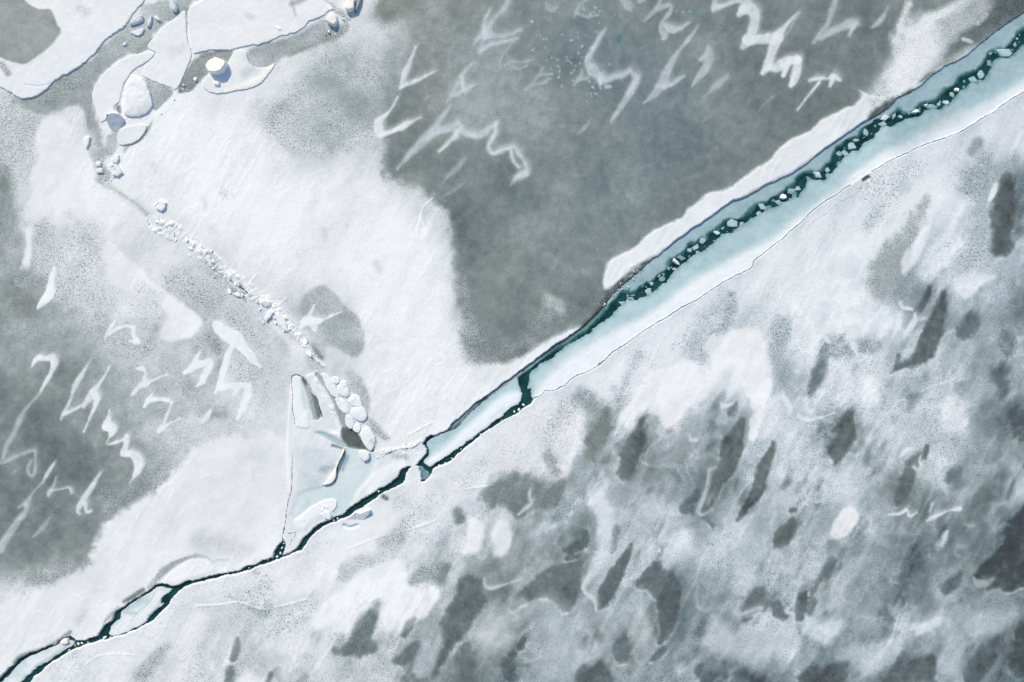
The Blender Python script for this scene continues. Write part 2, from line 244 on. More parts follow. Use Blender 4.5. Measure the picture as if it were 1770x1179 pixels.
OPS = [
 # ---- north plate: the wide bare grey field and the snow round it
 P([(674,-40),(668,0),(664,18),(680,28),(700,32),(716,46),(713,70),(706,100),(700,130),(690,160),(676,185),(664,205),(664,240),(667,262),(662,292),(690,310),(720,322),(748,338),(770,356),(780,385),(785,420),(791,460),(796,500),(802,545),(806,585),(820,612),(845,632),(880,632),(905,622),(925,600),(945,585),(975,572),(1005,562),(1040,538),(1048,518),(1040,496),(1043,480),(1050,459),(1057,447),(1074,440),(1091,432),(1104,423),(1113,413),(1125,403),(1142,394),(1159,386),(1176,379),(1184,371),(1188,361),(1201,355),(1210,345),(1223,337),(1240,331),(1262,326),(1280,310),(1300,295),(1322,283),(1334,275),(1339,266),(1351,254),(1368,242),(1381,236),(1398,227),(1410,219),(1419,209),(1429,202),(1447,197),(1458,189),(1477,185),(1486,174),(1490,163),(1482,155),(1500,150),(1525,120),(1535,92),(1558,60),(1575,36),(1600,34),(1640,10),(1700,-30),(1740,-60)],.54,13,.22,0,.5,r=9),
 S([(760,-10,60),(720,60,40),(720,180,50),(700,280,30)],.57,50,.2,None,.15,o=.5),
 S([(860,100,60),(900,260,90),(960,400,80)],.55,70,None,None,.75,o=.7),
 S([(1000,60,80),(1150,200,100),(1050,350,60)],.5,80,None,None,1,o=.8),
 S([(1350,120,70),(1420,60,90),(1500,20,60)],.46,70,None,None,.45,o=.8),
 S([(1180,340,20),(1260,290,30),(1400,200,30),(1480,130,20)],.46,40,None,None,.35,o=.7),
 S([(860,420,40),(900,520,50),(980,520,30)],.5,40,None,None,.3,o=.6),
 S([(800,400,8),(805,470,8),(815,540,8)],.52,14,.5,o=.8),
 # stippled snow margin
 S([(812,560,10),(825,600,25),(850,615,22),(890,595,18),(920,575,16),(955,545,14),(980,535,10)],.68,16,1.1,None,.5,r=8,o=.85),
 S([(950,522,12),(965,535,10)],.74,8,.5,r=3),
 S([(800,480,4),(806,520,6),(812,555,6)],.6,8,1.2,r=3),
 P([(812,650),(830,632),(870,630),(900,620),(930,600),(965,580),(990,566),(1005,568),(985,585),(940,612),(890,652),(850,680)],.94,6,.15,r=4),
 S([(1010,562,3),(1025,550,4),(1035,535,6),(1050,518,5)],.3,5,.8,None,.1),
 S([(1035,520,10),(1018,535,9)],.56,8,.8,None,.3,r=4),
 # white snow strip along the north bank
 P([(1044,498),(1043,480),(1050,459),(1057,447),(1074,440),(1091,432),(1104,423),(1113,413),(1125,403),(1142,394),(1159,386),(1176,379),(1184,371),(1188,361),(1201,355),(1210,345),(1223,337),(1240,331),(1262,326),(1280,310),(1300,295),(1322,283),(1334,275),(1339,266),(1351,254),(1368,242),(1381,236),(1398,227),(1410,219),(1419,209),(1429,202),(1447,197),(1458,189),(1477,185),(1486,174),(1490,163),(1482,155),(1505,168),(1530,168),(1530,190),(1500,206),(1455,236),(1410,268),(1378,293),(1322,319),(1284,341),(1247,360),(1196,394),(1148,432),(1120,446),(1100,458),(1080,478),(1062,494),(1050,500)],.95,3.5,.08,r=2.5,z=.05),
 S([(1540,60,2),(1550,75,7),(1560,95,16),(1548,130,18),(1530,160,14),(1512,180,8)],.86,9,.75,r=6),
 S([(1572,8,2),(1562,30,6),(1556,48,8),(1580,60,10),(1600,40,10),(1640,20,8),(1690,-8,8)],.93,7,.3,r=4),
 S([(1590,60,30),(1575,110,30),(1560,150,16),(1620,70,20)],.95,20,.35,None,.5,r=6,o=.95),
 S([(1630,70,10),(1655,40,14),(1700,10,20)],.72,16,.4,None,.35,o=.9),
 S([(1636,100,8),(1660,78,12),(1690,55,14),(1730,25,18),(1780,-20,24)],.42,12,.8,None,.3,r=4),
 S([(1600,130,3),(1630,108,4),(1648,98,6)],.6,6,.6,None,.2),
 S([(1690,40,5),(1705,25,4)],.7,4,.6), S([(1665,68,3),(1678,72,3)],.78,3,.6),
 S([(1505,204,4),(1515,194,6),(1545,176,4),(1575,158,4)],.38,5,.8,None,.3,r=3),
 S([(1590,142,2),(1600,134,4),(1615,126,3)],.42,4,.6,None,.3,r=2),
 S([(1055,508,5),(1075,490,6),(1095,474,6),(1115,460,4),(1130,448,2)],.42,3,1.3,None,.2,r=3),
 S([(1105,470,1),(1060,505,3),(1040,524,3)],.4,3,1.5,None,.3),
 # ---- north plate: grey bay with speckled snow at top centre
 P([(436,196),(455,178),(490,168),(520,140),(545,100),(580,82),(625,96),(650,120),(690,120),(700,150),(672,185),(652,205),(640,235),(600,246),(560,252),(520,262),(490,250),(462,232)],.80,26,.55,0,.55,r=8),
 S([(560,140,18),(590,165,22),(640,190,22),(670,170,14),(690,90,10)],.7,22,.35,None,.6,r=6),
 S([(510,250,14),(560,240,20),(600,236,10)],.74,16,.5,r=4,o=.8),
 S([(490,190,14),(470,215,12)],.78,10,1.1), S([(480,225,10),(520,256,8),(555,262,8)],.84,10,1.1),
 S([(600,250,8),(640,236,8)],.84,8,1.1), S([(560,100,8),(590,130,8)],.8,8,1.0),
 S([(665,20,22),(690,5,26)],.47,14,.3,None,.2,r=5),
 S([(545,85,10),(575,72,8)],.8,12,.4,o=.8),
 # white snow: soft hollows
 S([(388,335,6),(391,342,3)],.8,6,.6,o=.8), S([(560,398,4),(563,412,5)],.78,6,.3,o=.8), S([(545,395,22),(565,420,20)],.93,24,.2,o=.6),
 S([(365,395,6),(375,402,4)],.84,8,.3), S([(352,345,4),(356,360,3)],.88,8), S([(650,455,4),(655,465,4)],.87,8), S([(265,285,3),(270,298,4)],.88,7),
 S([(700,340,20),(640,380,40)],.95,40,None,o=.5),
 # the grey bay beside the broken ridge
 P([(556,494),(570,500),(585,515),(605,536),(622,552),(629,572),(628,608),(613,620),(595,608),(575,598),(561,599),(562,622),(551,626),(541,602),(523,584),(508,574),(500,564),(514,556),(520,562),(528,546),(518,532),(523,514),(540,500)],.74,4,.35,0,.5,r=2),
 P([(560,560),(590,540),(612,545),(625,570),(625,600),(612,615),(595,604),(572,594),(558,575)],.69,12,.3),
 S([(524,584,4),(540,600,6),(553,618,5)],.56,4,.5,None,.3,r=2), S([(506,572,3),(516,562,4)],.66,4,.5),
 P([(594,645),(610,640),(628,655),(640,685),(642,712),(632,722),(618,700),(604,670)],.82,5,.4,r=2),
 S([(628,720,4),(650,742,8),(668,760,6)],.8,6,.9), 
 # ---- north-west: warm pool, channel floor, gullies
 S([(-60,150,30),(60,240,40),(0,300,30)],.85,30,.8),
 S([(0,260,20),(30,250,20),(45,230,16)],.82,20,1.0,r=5), S([(-30,330,30),(10,320,14),(5,420,20),(30,400,8)],.66,14,.5,None,.35,r=6),
 S([(14,120,4),(22,132,3)],.68,4,.9),
 P([(255,0),(360,-10),(330,12),(318,22),(300,36),(285,42),(268,60),(254,76),(258,86),(236,92),(214,98),(198,110),(183,122),(172,136),(158,158),(163,185),(170,205),(174,232),(178,250),(191,266),(182,280),(188,296),(193,322),(183,330),(172,312),(160,284),(152,268),(158,240),(150,220),(143,200),(140,184),(122,184),(104,188),(82,196),(61,197),(40,182),(20,172),(60,165),(110,132),(160,100),(215,45)],.72,6,.3,0,.4,z=0,r=6),
 S([(70,178,6),(110,150,14),(140,140,10)],.72,6,1.0), S([(240,88,5),(262,70,5)],.64,5,.3,None,.2),
 P([(250,136),(270,143),(290,150),(303,160),(286,178),(266,196),(262,172),(256,152)],.73,3,.5,None,.5,z=0,r=1),
 P([(358,89),(405,86),(400,100),(393,112),(360,128),(340,148),(330,158),(305,163),(318,132),(332,104)],.57,3,.6,None,.25,z=0,r=2),
 P([(428,86),(446,80),(480,72),(513,60),(540,42),(560,32),(585,28),(580,56),(560,68),(530,78),(505,92),(482,108),(462,120),(440,122),(426,112)],.70,6,.3,None,.35,z=0,r=2),
 S([(500,95,3),(540,78,4),(565,68,3)],.6,6,.4,None,.2),
 S([(560,66,8),(585,55,10),(600,46,4)],.62,6,1.0,None,.3,r=3),
 S([(540,-4,2),(575,8,2),(580,18,4),(600,30,8)],.72,4,.8), S([(500,10,8),(520,2,12)],.72,6,.4,None,.35),
 S([(505,12,3),(512,26,3)],.82,4), S([(430,28,5)]+[(436,32,4)],.86,6,.8),
 P([(215,250),(228,238),(252,224),(262,212),(266,206),(258,230),(244,244),(226,254),(214,268)],.72,3,.3,r=1),
 S([(203,232,8),(190,262,8),(192,240,6)],.75,4,.4), S([(205,186,4),(206,194,4)],.6,3,.5),
 # ---- broken ridge running from the north-west blocks to the triangle
 S([(186,318,4),(205,332,3),(225,348,6),(262,372,8),(285,392,8),(315,412,8),(345,438,10),(375,470,10),(400,490,7)],.86,8,.25,None,.45,r=3),
 S([(188,322,2),(200,330,2),(232,350,2),(262,378,3),(280,396,2.5),(320,424,1.5),(345,446,1)],.78,3,.3),
 S([(262,382,8),(300,404,11),(340,428,12),(375,458,12),(405,488,12),(440,508,13),(475,532,14),(505,560,12),(535,590,10)],.94,12,.25,None,.5,r=6,o=.7), S([(270,376,5),(300,398,8),(345,428,9),(380,462,9),(410,486,9),(445,508,10),(480,536,10),(510,568,8)],None,9,up=.1),
 S([(262,395,4),(285,405,5),(300,415,4)],.93,3,.3,up=.12), S([(275,385,3),(300,388,4),(312,395,3)],.93,2.5,.3,up=.12),
 S([(330,420,3),(350,436,5),(362,445,4)],.96,3,.2,up=.2,r=1), S([(365,452,3),(380,468,4),(398,480,4)],.95,3,.2,up=.18,r=1),
 S([(372,440,2),(384,452,2)],.97,2,up=.12), S([(402,470,3),(418,484,3)],.95,3,.2,up=.14),
 S([(398,497,3),(412,505,4),(435,512,6),(452,522,6),(470,540,6)],.9,5,.4,up=.1,r=2),
 S([(455,520,3),(470,527,5),(480,538,4),(492,552,5),(500,566,4)],.95,3,.3,up=.22,r=2),
 S([(500,572,4),(515,580,5),(530,596,4),(545,620,3),(560,632,3)],.97,3,.1,up=.2,r=1),
 S([(430,520,3),(444,545,3),(440,570,4)],.9,5,.3), S([(470,560,3),(500,590,6),(520,610,8)],.92,6,.3,r=2),
 S([(416,492,3),(421,506,3),(424,520,2)],.66,3,.5), S([(400,498,3),(410,508,5)],.66,5,.5),
 S([(495,515,1.5),(480,530,1.5)],.98,1.5,up=.05), S([(445,474,1.5),(430,492,1.5)],.98,1.5,up=.05), S([(382,460,1),(374,475,1)],1,1.5,up=.05),
 S([(518,612,12),(512,640,8)],.92,8,.3),
 S([(540,620,8),(548,640,10),(560,655,8)],.8,6,.7), 
 # ---- west plate, north part: snow bands and speckled field
 S([(150,240,10),(120,290,30),(110,340,20)],.95,20,.12),
 P([(78,200),(62,235),(60,256),(66,275),(55,300),(55,330),(46,360),(32,375),(30,392),(42,405),(50,425),(62,400),(66,378),(110,360),(130,352),(140,330),(150,300),(150,260),(120,205)],.95,5,.12,r=4),
 P([(95,358),(140,372),(160,405),(180,440),(185,468),(176,492),(200,496),(222,505),(252,508),(222,486),(200,470),(196,440)],.9,8,.3,r=3),
 P([(138,340),(150,362),(170,385),(192,412),(218,442),(248,466),(262,486),(288,504),(312,522),(335,538),(356,552),(350,566),(332,582),(310,592),(292,591),(278,583),(284,562),(294,546),(276,524),(250,512),(228,500),(205,500),(190,488),(184,462),(178,440),(158,408),(140,380),(120,355)],.96,4,.08,r=3),
 S([(240,500,14),(262,515,12),(250,540,20),(215,535,20)],.88,14,.7,r=4),
 S([(150,420,30),(120,480,40),(160,520,26)],.80,30,.9), S([(70,400,14),(80,440,20),(105,500,16),(130,460,20)],.79,20,.9), S([(320,470,14),(370,500,16),(400,540,16),(440,590,14),(455,650,16),(450,700,14)],.80,22,.7,r=5,o=.8), S([(-20,300,20),(15,380,20),(10,470,20),(20,560,20)],.63,22,.4,None,.3,r=6,o=.8),
 S([(50,400,6),(50,430,5),(45,460,7),(35,485,9),(48,490,4)],.96,4,.1,r=2),
 S([(40,480,16),(65,490,12),(78,480,6)],.6,12,.8), S([(45,512,12),(32,535,12)],.58,12,.3,None,.05), S([(78,505,5),(90,540,5)],.62,8,.4),
 S([(170,560,14),(200,590,14),(240,600,12)],.68,16,1.0), S([(270,565,5),(262,585,6),(250,605,8)],.7,8,1.1),
 S([(300,480,16),(330,500,18),(360,520,14)],.78,16,1.0), S([(360,450,12),(380,500,14)],.8,14,1.0), S([(385,545,8),(420,560,14)],.82,12,.9),
 S([(368,590,10),(378,606,8)],.72,8,1.0), S([(410,640,14),(440,630,10),(430,660,14)],.8,10,1.0), S([(340,600,12),(360,640,8)],.74,12,.7),
 P([(300,640),(350,670),(368,640),(386,620),(372,680),(380,700),(400,690),(412,700),(390,730),(340,720),(300,740),(270,720),(250,690)],.64,10,.3,r=4),
 S([(260,600,20),(200,650,30),(120,700,40),(60,800,50),(60,900,50)],.6,60,.3,None,.3,o=.6),
 S([(400,700,14),(420,740,20),(380,760,26)],.85,26,.4,r=6), S([(320,760,20),(290,790,20),(270,850,18)],.74,22,.8,r=8),
 P([(300,820),(330,780),(390,750),(440,760),(480,740),(500,760),(500,860),(485,930),(440,965),(380,985),(320,990),(290,1005),(255,1012),(200,1045),(160,1085),(120,1092),(60,1115),(0,1160),(-60,1200),(-60,1060),(0,1052),(20,1035),(60,1012),(90,990),(120,992),(150,980),(163,962),(160,945),(172,930),(182,905),(210,880),(250,860)],.945,8,.1,r=9),
 S([(470,800,14),(450,790,20),(480,850,16)],.9,24,.2,o=.7), S([(180,850,6),(200,870,12),(180,890,6),(250,840,10),(225,860,8)],.66,10,1.1,r=5),
 S([(120,980,10),(90,1000,10),(55,1002,10)],.72,12,.6,r=5), S([(145,1060,7),(135,1075,5)],.82,9,.4), S([(350,935,16),(400,945,16),(430,950,8)],.85,14,.2),
 S([(340,962,3),(322,966,4),(300,978,6),(282,990,7),(268,1006,5),(258,1016,3)],.72,3.5,.4,None,.3,r=2),
 S([(340,961,2),(360,964,2),(366,972,3),(380,968,2),(396,968,2)],.8,3,.4,r=2),
 S([(248,1020,4),(232,1030,4),(215,1040,3)],.5,2.5,.5,None,.2), S([(205,1050,2),(190,1066,4),(180,1076,2)],.62,3,.5,None,.1),
 S([(122,1092,3),(112,1100,4),(90,1114,3),(70,1124,4),(40,1134,4),(25,1146,3)],.55,2.5,.6,None,.2,r=1.5),
 P([(300,1008),(285,1006),(290,992),(310,975),(330,966),(352,965),(368,974),(372,985),(352,994),(325,1000)],.99,4,.05,None,.6,up=.05),
 S([(380,985,4),(410,980,4),(440,965,6),(465,940,9),(480,925,6)],.99,5,.08,.1,.6,r=1), S([(470,950,4),(488,915,3),(492,890,2)],.97,4,None,.18),
 # ---- south plate: crusty white margin, hollows, wind-streaked snow
 P([(700,850),(760,830),(800,810),(850,770),(900,725),(925,695),(960,690),(1012,700),(1008,735),(1005,770),(992,800),(985,830),(968,828),(945,842),(920,835),(905,822),(885,832),(868,812),(855,818),(840,838),(800,850),(770,862),(740,880),(690,905),(640,915),(600,930),(540,960),(480,985),(420,1010),(340,1028),(300,1035),(240,1100),(160,1125),(100,1160),(60,1200),(30,1240),(180,1200),(200,1140),(260,1120),(300,1070),(340,1040),(300,1010),(420,985),(560,905),(620,880),(700,835)],.93,6,.35,0,.55,r=7),
 S([(940,760,16),(965,740,20),(990,715,12)],.86,16,1.0,r=6), S([(950,790,8),(960,815,6)],.72,6,1.0,r=3),
 S([(805,835,12),(830,800,8)],.88,10,.9,r=4), S([(700,870,14),(730,890,16),(690,905,10)],.84,14,.9,r=5), S([(620,905,12),(660,890,10)],.88,12,.6,r=4),
 S([(960,720,10),(985,700,14),(1010,690,10)],.88,8,1.1,r=5), S([(1060,590,10),(1090,620,6)],.93,10,.6),
 S([(440,985,6),(460,1010,14),(440,1030,18),(400,1035,10)],.86,12,1.1,r=4), S([(520,1005,16),(560,990,24),(500,1020,16)],.94,14,.3,r=4),
 P([(345,1046),(380,1043),(415,1040),(440,1048),(470,1052),(500,1045),(540,1030),(560,1040),(540,1075),(530,1100),(480,1095),(440,1100),(400,1085),(370,1068)],.83,10,.6,0,.6,r=5),
 S([(430,1052,4),(455,1060,8),(465,1052,4)],.72,6,.8), S([(130,1130,6),(140,1150,14),(150,1170,14)],.85,8,1.2,r=4), S([(100,1165,14)]+[(120,1172,8)],.86,8,1.0),
 P([(20,1200),(90,1150),(170,1125),(230,1112),(270,1095),(340,1060),(365,1070),(330,1090),(300,1100),(240,1140),(210,1180),(170,1210)],.93,12,.2,0,.55,r=5,o=.7),
 S([(290,1118,5),(270,1138,10),(250,1165,14),(240,1185,12)],.64,10,.7,r=3), S([(330,1140,20),(350,1180,20)],.87,14,.8),
 S([(500,1090,16),(510,1070,10),(530,1050,10)],.82,10,1.1), S([(575,1090,10),(590,1120,8)],.84,12,1.0),
 S([(600,985,14),(640,970,10),(590,1000,8)],.78,10,.9,r=3), S([(690,930,14),(660,940,8)],.78,8,1.0,r=3),
 S([(755,900,20),(700,960,30),(640,990,16)],.9,22,.5,r=5), S([(350,1110,8),(380,1080,8),(420,1100,8)],.84,12,.6),
 # broad grey of the south plate
 S([(850,860,18),(900,848,26),(940,858,20),(965,845,8)],.60,12,.6,None,.5,r=7), S([(875,870,8),(895,880,10),(893,890,5)],.54,8,.4),
 S([(790,884,8),(796,898,8)],.6,7,.8), S([(760,985,10),(735,990,12),(715,1005,10)],.7,9,1.2,r=5), S([(770,985,10),(760,1000,12)],.6,10,.4),
 S([(1000,680,10),(1035,720,16),(1030,770,16),(1015,800,12)],.62,14,.5,r=4), S([(1105,615,8),(1085,650,6),(1070,690,8)],.8,10,.9), S([(1060,670,6),(1075,700,6)],.78,7,1.4),
 S([(1250,520,16),(1220,560,18),(1195,600,16)],.77,14,.6,r=5), S([(1262,510,6),(1255,560,10),(1215,620,10)],.74,10,1.1,r=4),
 S([(1165,600,6),(1185,585,6)],.84,8,1.1), S([(1350,560,12),(1345,600,16),(1342,640,14)],.74,16,1.0,r=5), S([(1345,650,10),(1370,680,14)],.7,14,.6),
 S([(1500,330,18),(1540,310,20),(1590,290,14),(1520,360,14)],.9,14,1.1,r=6), S([(1560,330,6),(1565,325,10)],.8,6,.2), S([(1640,350,30),(1600,330,20),(1560,400,30),(1500,440,40)],.94,30,.15),
 S([(1520,360,10),(1505,385,10),(1495,395,6)],.84,8,.9,r=2),
 S([(1600,350,10),(1575,390,14),(1555,430,22),(1530,470,26),(1520,490,24)],.76,10,1.0,0,.6,r=5), S([(1560,440,18),(1530,480,24),(1560,500,30),(1590,520,12)],.68,16,.5,r=4),
 S([(1690,248,10),(1680,262,8)],.7,6,.4), S([(1695,290,18),(1685,320,24),(1670,330,12)],.76,14,1.0,r=6),
 S([(1700,380,20),(1690,430,24),(1660,470,16)],.8,20,.8,r=5), S([(1750,280,10),(1735,300,8)],.78,10,.5,None,.9),
 S([(1740,310,8),(1738,330,16),(1735,370,20),(1733,400,18),(1730,428,16)],.43,7,.25,None,.4,r=3), S([(1765,360,6),(1760,400,8)],.55,10,.6),
 P([(1650,478),(1700,470),(1728,480),(1690,500),(1675,515),(1652,512)],.93,7,.25,r=3), S([(1630,450,12),(1600,480,10),(1660,420,10)],.93,14,.4,r=4),
 S([(1400,480,40),(1450,520,40),(1500,560,30),(1540,560,20)],.93,26,.2,r=6), S([(1470,580,10),(1480,600,6)],.93,6,.2),
 S([(1630,505,4),(1626,530,9),(1618,560,13),(1606,590,16),(1592,615,14),(1570,630,8),(1550,638,4)],.41,5,.12,0,.4,r=2),
 S([(1607,498,3),(1600,515,6),(1592,530,5),(1586,542,2)],.42,3.5,.12,None,.5), S([(1690,540,4),(1680,558,13),(1665,575,15)],.48,7,.3,r=2), S([(1553,615,3),(1546,638,4),(1540,645,2)],.5,4,.2),
 S([(1745,585,8),(1746,605,12)],.58,10,1.0,r=3), S([(1738,640,10),(1730,660,14),(1736,680,12)],.45,9,.3,r=3), S([(1755,720,12),(1765,745,16)],.42,9,.3,r=3),
 S([(1425,600,6),(1420,630,10),(1410,655,12),(1402,680,7)],.52,9,.7,r=3), S([(1448,590,8),(1430,610,10),(1500,600,10),(1520,600,8)],.68,9,1.2,r=3),
 S([(1575,690,8),(1570,710,4)],.6,9,.6), S([(1640,760,30),(1600,740,30),(1560,720,20)],.77,24,.8,r=4),
 S([(1108,730,7),(1102,755,13),(1092,785,17),(1085,812,15),(1082,826,6)],.47,6,.22,0,.25,r=2),
 S([(1048,712,8),(1040,735,15),(1030,765,15),(1022,790,10)],.54,9,.4,None,.25,r=3),
 S([(1283,728,4),(1276,750,11),(1264,780,17),(1256,805,14),(1240,835,10),(1230,860,8),(1216,884,4)],.45,4,.12,0,.25,r=2), S([(1265,700,8),(1262,715,5)],.5,6,.3),
 S([(1192,868,6),(1186,880,9),(1205,852,5)],.42,6,.3), S([(1222,898,5),(1232,910,5)],.5,5,.4,None,1),
 S([(1336,764,4),(1328,790,8),(1316,820,11),(1306,850,11),(1292,875,9),(1276,897,5)],.44,4,.12,0,.25,r=2),
 S([(1467,718,9),(1460,740,18),(1450,765,20),(1448,785,12),(1446,800,4)],.45,4.5,.25,0,.25,r=3), S([(1440,752,6),(1434,752,4)],.7,4),
 S([(1603,772,3),(1598,790,5)],.4,3.5), S([(1588,786,5),(1578,805,10),(1568,830,12),(1556,855,11),(1550,870,5)],.47,4,.25,None,.4,r=2), S([(1650,820,8),(1655,840,8)],.58,10,.5), S([(1645,825,8)]+[(1640,830,6)],.52,6,.5),
 S([(1705,845,4),(1695,870,11),(1680,895,12)],.55,8,.15,None,.4), S([(1752,832,2),(1745,850,4),(1742,865,2)],.38,2.5,.1),
 P([(1800,860),(1768,878),(1752,890),(1742,915),(1730,945),(1712,965),(1690,985),(1684,996),(1698,1004),(1708,1008),(1704,1022),(1728,1018),(1740,1026),(1775,1012),(1820,1000)],.30,4,.12,0,.6,r=2),
 S([(1660,992,3),(1650,1006,10),(1636,1018,9)],.46,6,.5), S([(1590,1000,12),(1585,1030,10)],.56,10,.6,r=3),
 S([(1372,900,4),(1366,915,10),(1352,935,12),(1342,945,6)],.44,6,.2,None,.25,r=2), S([(1374,882,3),(1368,883,4)],.42,3.5),
 S([(1435,975,5),(1420,1000,7),(1405,1020,8)],.52,7,.6,r=2), S([(1388,1018,6),(1386,1045,10),(1382,1066,8)],.38,4,.3,None,.6,r=2), S([(1405,1040,8),(1400,1060,6)],.5,7,.6),
 S([(1305,1020,8),(1310,1035,20),(1290,1055,8)],.46,8,.3,None,.5,r=2), S([(1340,1048,6),(1345,1062,9),(1362,1060,5)],.46,6,.4,r=3), S([(1290,1072,4),(1300,1068,3)],.5,4),
 P([(1128,968),(1142,966),(1150,982),(1165,995),(1175,1010),(1177,1030),(1172,1060),(1165,1085),(1155,1102),(1140,1116),(1136,1110),(1142,1080),(1135,1050),(1128,1030),(1112,1020),(1095,1015),(1105,995),(1120,980)],.43,4,.2,0,.5,r=2),
 S([(1148,1122,5),(1135,1135,6),(1126,1142,2)],.44,3), S([(1092,942,3),(1080,965,8),(1066,990,12),(1052,1015,13),(1044,1040,9),(1036,1052,3)],.43,4,.15,0,.3,r=1),
 S([(1010,920,5),(1008,938,9),(990,948,7),(975,952,4)],.42,4,.3,None,.5,r=2), S([(1000,962,4),(980,966,4)],.46,3.5,.2),
 P([(1008,968),(1004,990),(998,1015),(990,1040),(982,1056),(968,1055),(958,1040),(944,1030),(925,1034),(905,1042),(886,1054),(884,1048),(905,1020),(925,1000),(945,982),(975,974)],.47,4.5,.15,0,.3,r=2),
 P([(795,1010),(815,1000),(832,1005),(834,1030),(842,1042),(818,1068),(808,1090),(796,1108),(784,1122),(770,1145),(756,1168),(746,1172),(748,1155),(760,1130),(768,1108),(760,1100),(768,1070),(782,1035)],.455,6,.25,0,.25,r=2),
 S([(806,1125,12),(800,1150,20),(800,1180,22)],.5,7,.2,0,.2,r=2), S([(905,1105,4),(900,1118,7)],.4,3), S([(890,1130,5),(880,1148,12),(880,1170,14)],.44,6,.4,0,.7,r=3),
 S([(1080,1108,8),(1070,1120,14),(1075,1135,12)],.5,4,.5,r=2), S([(1010,1170,18),(1040,1180,20),(1040,1150,8)],.42,7,.3,None,.6,r=4), S([(1205,1080,10),(1195,1110,12),(1180,1130,10)],.62,12,.8),
 S([(1725,1105,8),(1710,1120,12),(1700,1140,18),(1680,1170,16)],.42,6,.5,None,.6,r=4), S([(1768,1080,6),(1765,1110,14),(1765,1150,20)],.32,7,.3,None,.6,r=3),
 P([(1515,1185),(1535,1160),(1560,1145),(1600,1132),(1620,1130),(1620,1160),(1615,1190)],.42,6,.4,0,.4,r=3), P([(1375,1185),(1395,1155),(1430,1150),(1465,1140),(1468,1165),(1460,1190)],.42,7,.4,0,.4,r=4),
 S([(1210,1160,8),(1225,1180,16)],.42,7,.4,r=3), S([(1280,1172,14),(1300,1185,16)],.42,8,.4,r=3), S([(1530,1060,8),(1540,1075,5)],.5,7,.8,r=3),
 S([(652,1045,6),(640,1065,12),(630,1085,16),(615,1105,10)],.52,8,.6,r=3), S([(615,1120,14),(640,1120,12),(600,1125,8)],.5,8,.5,r=3), S([(578,1125,5),(585,1128,4)],.6,5,.8),
 S([(718,1070,4),(706,1088,8),(700,1100,6)],.52,5,.4,r=2), S([(715,1120,10),(700,1138,14),(685,1145,8)],.48,5,.4,r=3), S([(735,1140,8)]+[(745,1150,8)],.62,8,.5), S([(700,1175,6),(705,1182,6)],.52,5,.4),
 S([(411,1104,3),(408,1120,7),(403,1138,7)],.56,3,.2,r=1), S([(398,1165,9),(394,1182,9)],.56,5,.3,r=2), S([(468,1165,5),(462,1182,5)],.56,3.5,.2), S([(520,1180,6),(530,1170,5)],.66,4,.3),
 # bright snow on the south plate
 P([(1076,742),(1072,728),(1082,704),(1098,680),(1112,655),(1140,638),(1170,630),(1200,630),(1216,648),(1220,680),(1205,700),(1182,716),(1168,740),(1156,744),(1146,738),(1134,722),(1118,716),(1106,722),(1102,740),(1088,750)],.95,6,.12,0,.55,r=4),
 P([(1215,606),(1230,588),(1256,574),(1295,562),(1318,572),(1328,610),(1336,640),(1334,672),(1322,700),(1316,726),(1310,758),(1300,767),(1292,758),(1296,735),(1302,712),(1295,690),(1285,664),(1262,645),(1235,632)],.95,6,.12,0,.55,r=4),
 S([(1353,682,2),(1360,696,5),(1367,708,4),(1364,718,2)],.92,3,.1), S([(1503,665,12),(1505,685,14)],.93,12,.1,r=3), S([(1536,700,3),(1545,690,6)],.8,6),
 S([(1635,708,10),(1640,725,16),(1660,735,12)],.92,11,.4,r=4),
 P([(1454,882),(1470,874),(1483,884),(1482,902),(1468,925),(1450,932),(1434,934),(1436,920),(1442,902)],.93,3.5,.06,0,.5,r=1.5),
 S([(1352,802,4),(1350,830,6)],.87,8,.3,r=2), S([(1636,922,4),(1634,932,6),(1628,944,4)],.9,6,.1), P([(1573,1082),(1595,1072),(1640,1066),(1612,1085),(1592,1098),(1584,1106)],.87,5,.1,r=1), S([(1440,1085,14),(1400,1090,10),(1430,1110,6)],.85,10,.2,r=3),
 S([(816,902,8),(822,918,14),(820,938,12),(808,950,8)],.95,5,.15,r=2), S([(865,918,17),(868,940,16),(862,955,8)],.93,6,.08,r=2), S([(800,935,6),(790,950,6)],.9,6,.6,r=2),
 P([(655,975),(680,968),(704,970),(706,990),(702,1012),(730,1010),(756,1014),(759,1035),(735,1065),(712,1085),(690,1093),(664,1094),(656,1080),(660,1062),(640,1052),(622,1075),(610,1090),(592,1098),(585,1088),(540,1088),(535,1078),(552,1042),(580,1030),(600,1012),(630,1000)],.965,5,.06,0,.55,r=4),
 S([(1045,838,5),(1035,855,10),(1042,885,14),(1046,915,11),(1040,950,8),(1025,985,6),(1014,1005,3)],.85,8,.1,0,.85,r=2), S([(1040,845,4),(1024,868,5)],.94,6),
 S([(1180,930,16),(1192,948,10)],.88,14,.2,r=3), S([(900,1050,14),(860,1080,24),(845,1120,16),(870,1100,20)],.78,14,.12,0,.6), S([(950,1045,12),(970,1090,30),(960,1150,30)],.74,24,.15,0,.8), S([(1110,1030,12),(1090,1060,16),(1110,1100,20)],.75,12,.12), S([(1450,1140,3),(1480,1130,10),(1540,1120,14),(1500,1150,14)],.76,14,.15), S([(1640,1150,16),(1650,1110,14)],.74,14,.15),
 S([(1750,1060,12),(1700,1080,20),(1650,1060,16)],.74,14,.2), S([(1240,1100,20),(1280,1120,24),(1350,1110,24)],.78,16,.2,r=3), S([(1120,870,16),(1110,920,14)],.74,16,.15),
 S([(1405,1010,5),(1375,1020,6)],.68,5),
